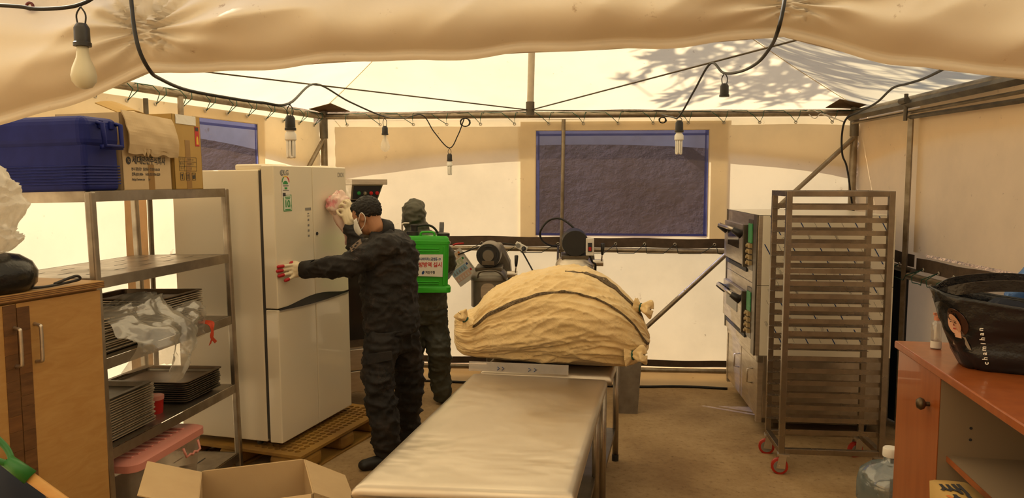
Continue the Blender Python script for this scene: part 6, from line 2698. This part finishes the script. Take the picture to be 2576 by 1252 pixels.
limb(jm, (Vector((-0.896, 6.220, 1.345)), arms2[1][0], arms2[1][1], arms2[1][2]), (.075, .074, .062, .048))
o = skinned(jm, 'rain_jacket', 'rain_green', None, .010, 4, .012, 9, 11.0, 1)
o.parent = hp2
tm_ = MB()
loft(tm_, [(Vector((-0.727, 6.220, 0.893)), X_, .180, Y_, .13), (Vector((-0.715, 6.220, 0.778)), X_, .185, Y_, .135), (Vector((-0.716, 6.220, 0.679)), X_, .165, Y_, .12)])
limb(tm_, (Vector((-0.650, 6.220, 0.778)), Vector((-0.622, 6.220, 0.580)), Vector((-0.591, 6.180, 0.440)), Vector((-0.596, 6.220, 0.232)), Vector((-0.584, 6.220, 0.131)), Vector((-0.578, 6.220, 0.081))), (.105, .104, .100, .088, .090, .074))
limb(tm_, (Vector((-0.793, 6.220, 0.778)), Vector((-0.808, 6.220, 0.580)), Vector((-0.820, 6.200, 0.436)), Vector((-0.838, 6.220, 0.232)), Vector((-0.846, 6.220, 0.131)), Vector((-0.847, 6.220, 0.081))), (.105, .100, .095, .088, .088, .074))
o = skinned(tm_, 'rain_trousers', 'rain_trousers', None, .011, 4, .016, 8, 3.0, 1)
o.parent = hp2
for a in (Vector((-0.579, 6.240, 0.092)), Vector((-0.849, 6.240, 0.092))):
    bo = MB()
    bo.tube([a, Vector((a.x, a.y, .08)), Vector((a.x, a.y, .045))], [.05, .05, .045], 14)
    bo.tube([Vector((a.x, a.y - .05, .040)), Vector((a.x, a.y, .043)), Vector((a.x, a.y + .11, .043)), Vector((a.x, a.y + .19, .036))], [.036, .043, .045, .034], 14)
    o = skinned(bo, 'boot', 'boot_black', None, .010, 3)
    o.parent = hp2
m = MB()
m.tube([Vector((-0.827, 6.100, 1.453)), Vector((-0.844, 6.080, 1.375)), Vector((-0.837, 6.060, 1.250))], .014, 6)
m.tube([Vector((-0.625, 6.100, 1.430)), Vector((-0.599, 6.080, 1.359)), Vector((-0.604, 6.060, 1.250))], .014, 6)

# backpack sprayer
TP = Vector((-0.660, 5.940, 0.966))
spz = TP.z
sp = thing('backpack_sprayer', 'bright green backpack sprayer with Korean sticker on the hooded person', 'sprayer', (TP.x, TP.y - .02, TP.z), rot=(0, math.radians(1.2), math.radians(8)))
w_, d_, h_ = .335, .17, .415


def tank_rows(rows, mb):
    vs, fs = [], []
    n = None
    for z, k, dx in rows:
        pl = rounded_rect(w_ * k, d_ * k, .035, 4, -w_ * k / 2 + dx, -d_ * k / 2)
        n = len(pl)
        vs += [(x, y + d_ / 2, z) for x, y in pl]
    for r in range(len(rows) - 1):
        for i in range(n):
            j = (i + 1) % n
            fs.append((r * n + i, r * n + j, (r + 1) * n + j, (r + 1) * n + i))
    fs.append(tuple(range(n))[::-1])
    fs.append(tuple((len(rows) - 1) * n + i for i in range(n)))
    mb.add(vs, fs)


m = MB()
tank_rows([(.045, .97, 0), (.375, 1.0, 0), (.378, 1.03, 0), (.402, 1.03, 0), (.405, 1.0, 0), (.425, .98, 0), (.44, .90, 0)], m)
tk = m.build('tank', 'green_plastic', sp, auto=35)
m = MB()
tank_rows([(0.0, 1.04, 0.01), (.042, 1.05, 0.01), (.05, .98, 0)], m)
m.build('tank_foot', 'green_plastic', sp, bevel=.004, auto=35)
for z in (.345, .325, .085, .07):
    m = MB()
    m.bb((-.08, -.006, z - .005), (.09, .004, z + .005))
    m.build('tank_rib', 'green_plastic', tk, bevel=.003)
for x in (-.115, .128):
    m = MB()
    m.bb((x - .008, -.006, .06), (x + .008, .004, .36))
    m.build('tank_rib', 'green_plastic', tk, bevel=.003)
m = MB()
m.tube(spline([(-.055, .03, .43), (-.05, .028, .462), (-.03, .028, .47), (.03, .028, .47), (.05, .028, .462), (.055, .03, .43)], 5), .009, 8)
m.build('carry_handle', 'green_plastic', sp, smooth=True)
for x, r, hh in ((-.115, .05, .035), (.125, .05, .022)):
    m = MB()
    m.lathe([(r, 0), (r, hh), (r * .8, hh + .006), (r * .35, hh + .008)], 18, TR((x, .085, .435)))
    m.build('tank_cap', 'black_plastic', sp, auto=40)
m = MB()
m.lathe([(.028, 0), (.028, .05), (.036, .052), (.036, .062), (.02, .066)], 16, TR((-.10, .085, .46)))
m.build('pump_head', 'black_plastic', sp, auto=40)
m = MB()
m.tube(spline([(-.08, .085, .515), (0, .10, .52), (.05, .11, .50), (.09, .12, .45)], 6), .009, 8)
m.build('hose', 'black_rubber', sp, smooth=True)
m = MB()
m.tube(spline([(-.19, .10, .40), (-.195, .10, .51), (-.185, .10, .53), (-.14, .095, .532)], 5), .007, 8)
m.build('pump_lever', 'ring_steel', sp, smooth=True)
for x in (-.12, .11):
    m = MB()
    pts = spline([(x, .17, .40), (x * 1.1, .26, .50), (x * 1.15, .40, .52), (x * 1.2, .52, .36), (x * 1.3, .40, .12), (x * 1.2, .17, .05)], 6)
    vs = []
    for p in pts:
        vs += [p + Vector((-.018, 0, 0)), p + Vector((.018, 0, 0))]
    m.add(vs, [(2 * i, 2 * i + 1, 2 * i + 3, 2 * i + 2) for i in range(len(pts) - 1)])
    m.build('shoulder_strap', 'black_plastic', sp, solid=.004)
sk_ = flat([(-.105, -.083), (.118, -.090), (.120, .085), (-.105, .083)], 'paper', sp, front_M(.0, -.0085, .215), 'sticker', .0012)
text('코로나바이러스감염증-19', .026, 'print_blue', sk_, front_M(.006, -.0100, .262), bold=.0009, sx=.70)
text('예방방역 실시', .043, 'print_red', sk_, front_M(.006, -.0100, .217), bold=.0012, sx=.86)
text('처인구청', .024, 'print_dark', sk_, front_M(.022, -.0100, .158), bold=.0008, sx=.85)
flat([(.010 * math.cos(math.radians(a)) - .006 * math.sin(math.radians(a)) * -.6, .014 * math.sin(math.radians(a))) for a in range(0, 360, 24)], 'print_blue', sk_, front_M(-.032, -.0100, .158), 'sticker_emblem')

bpy.data.scenes.remove(TXT)
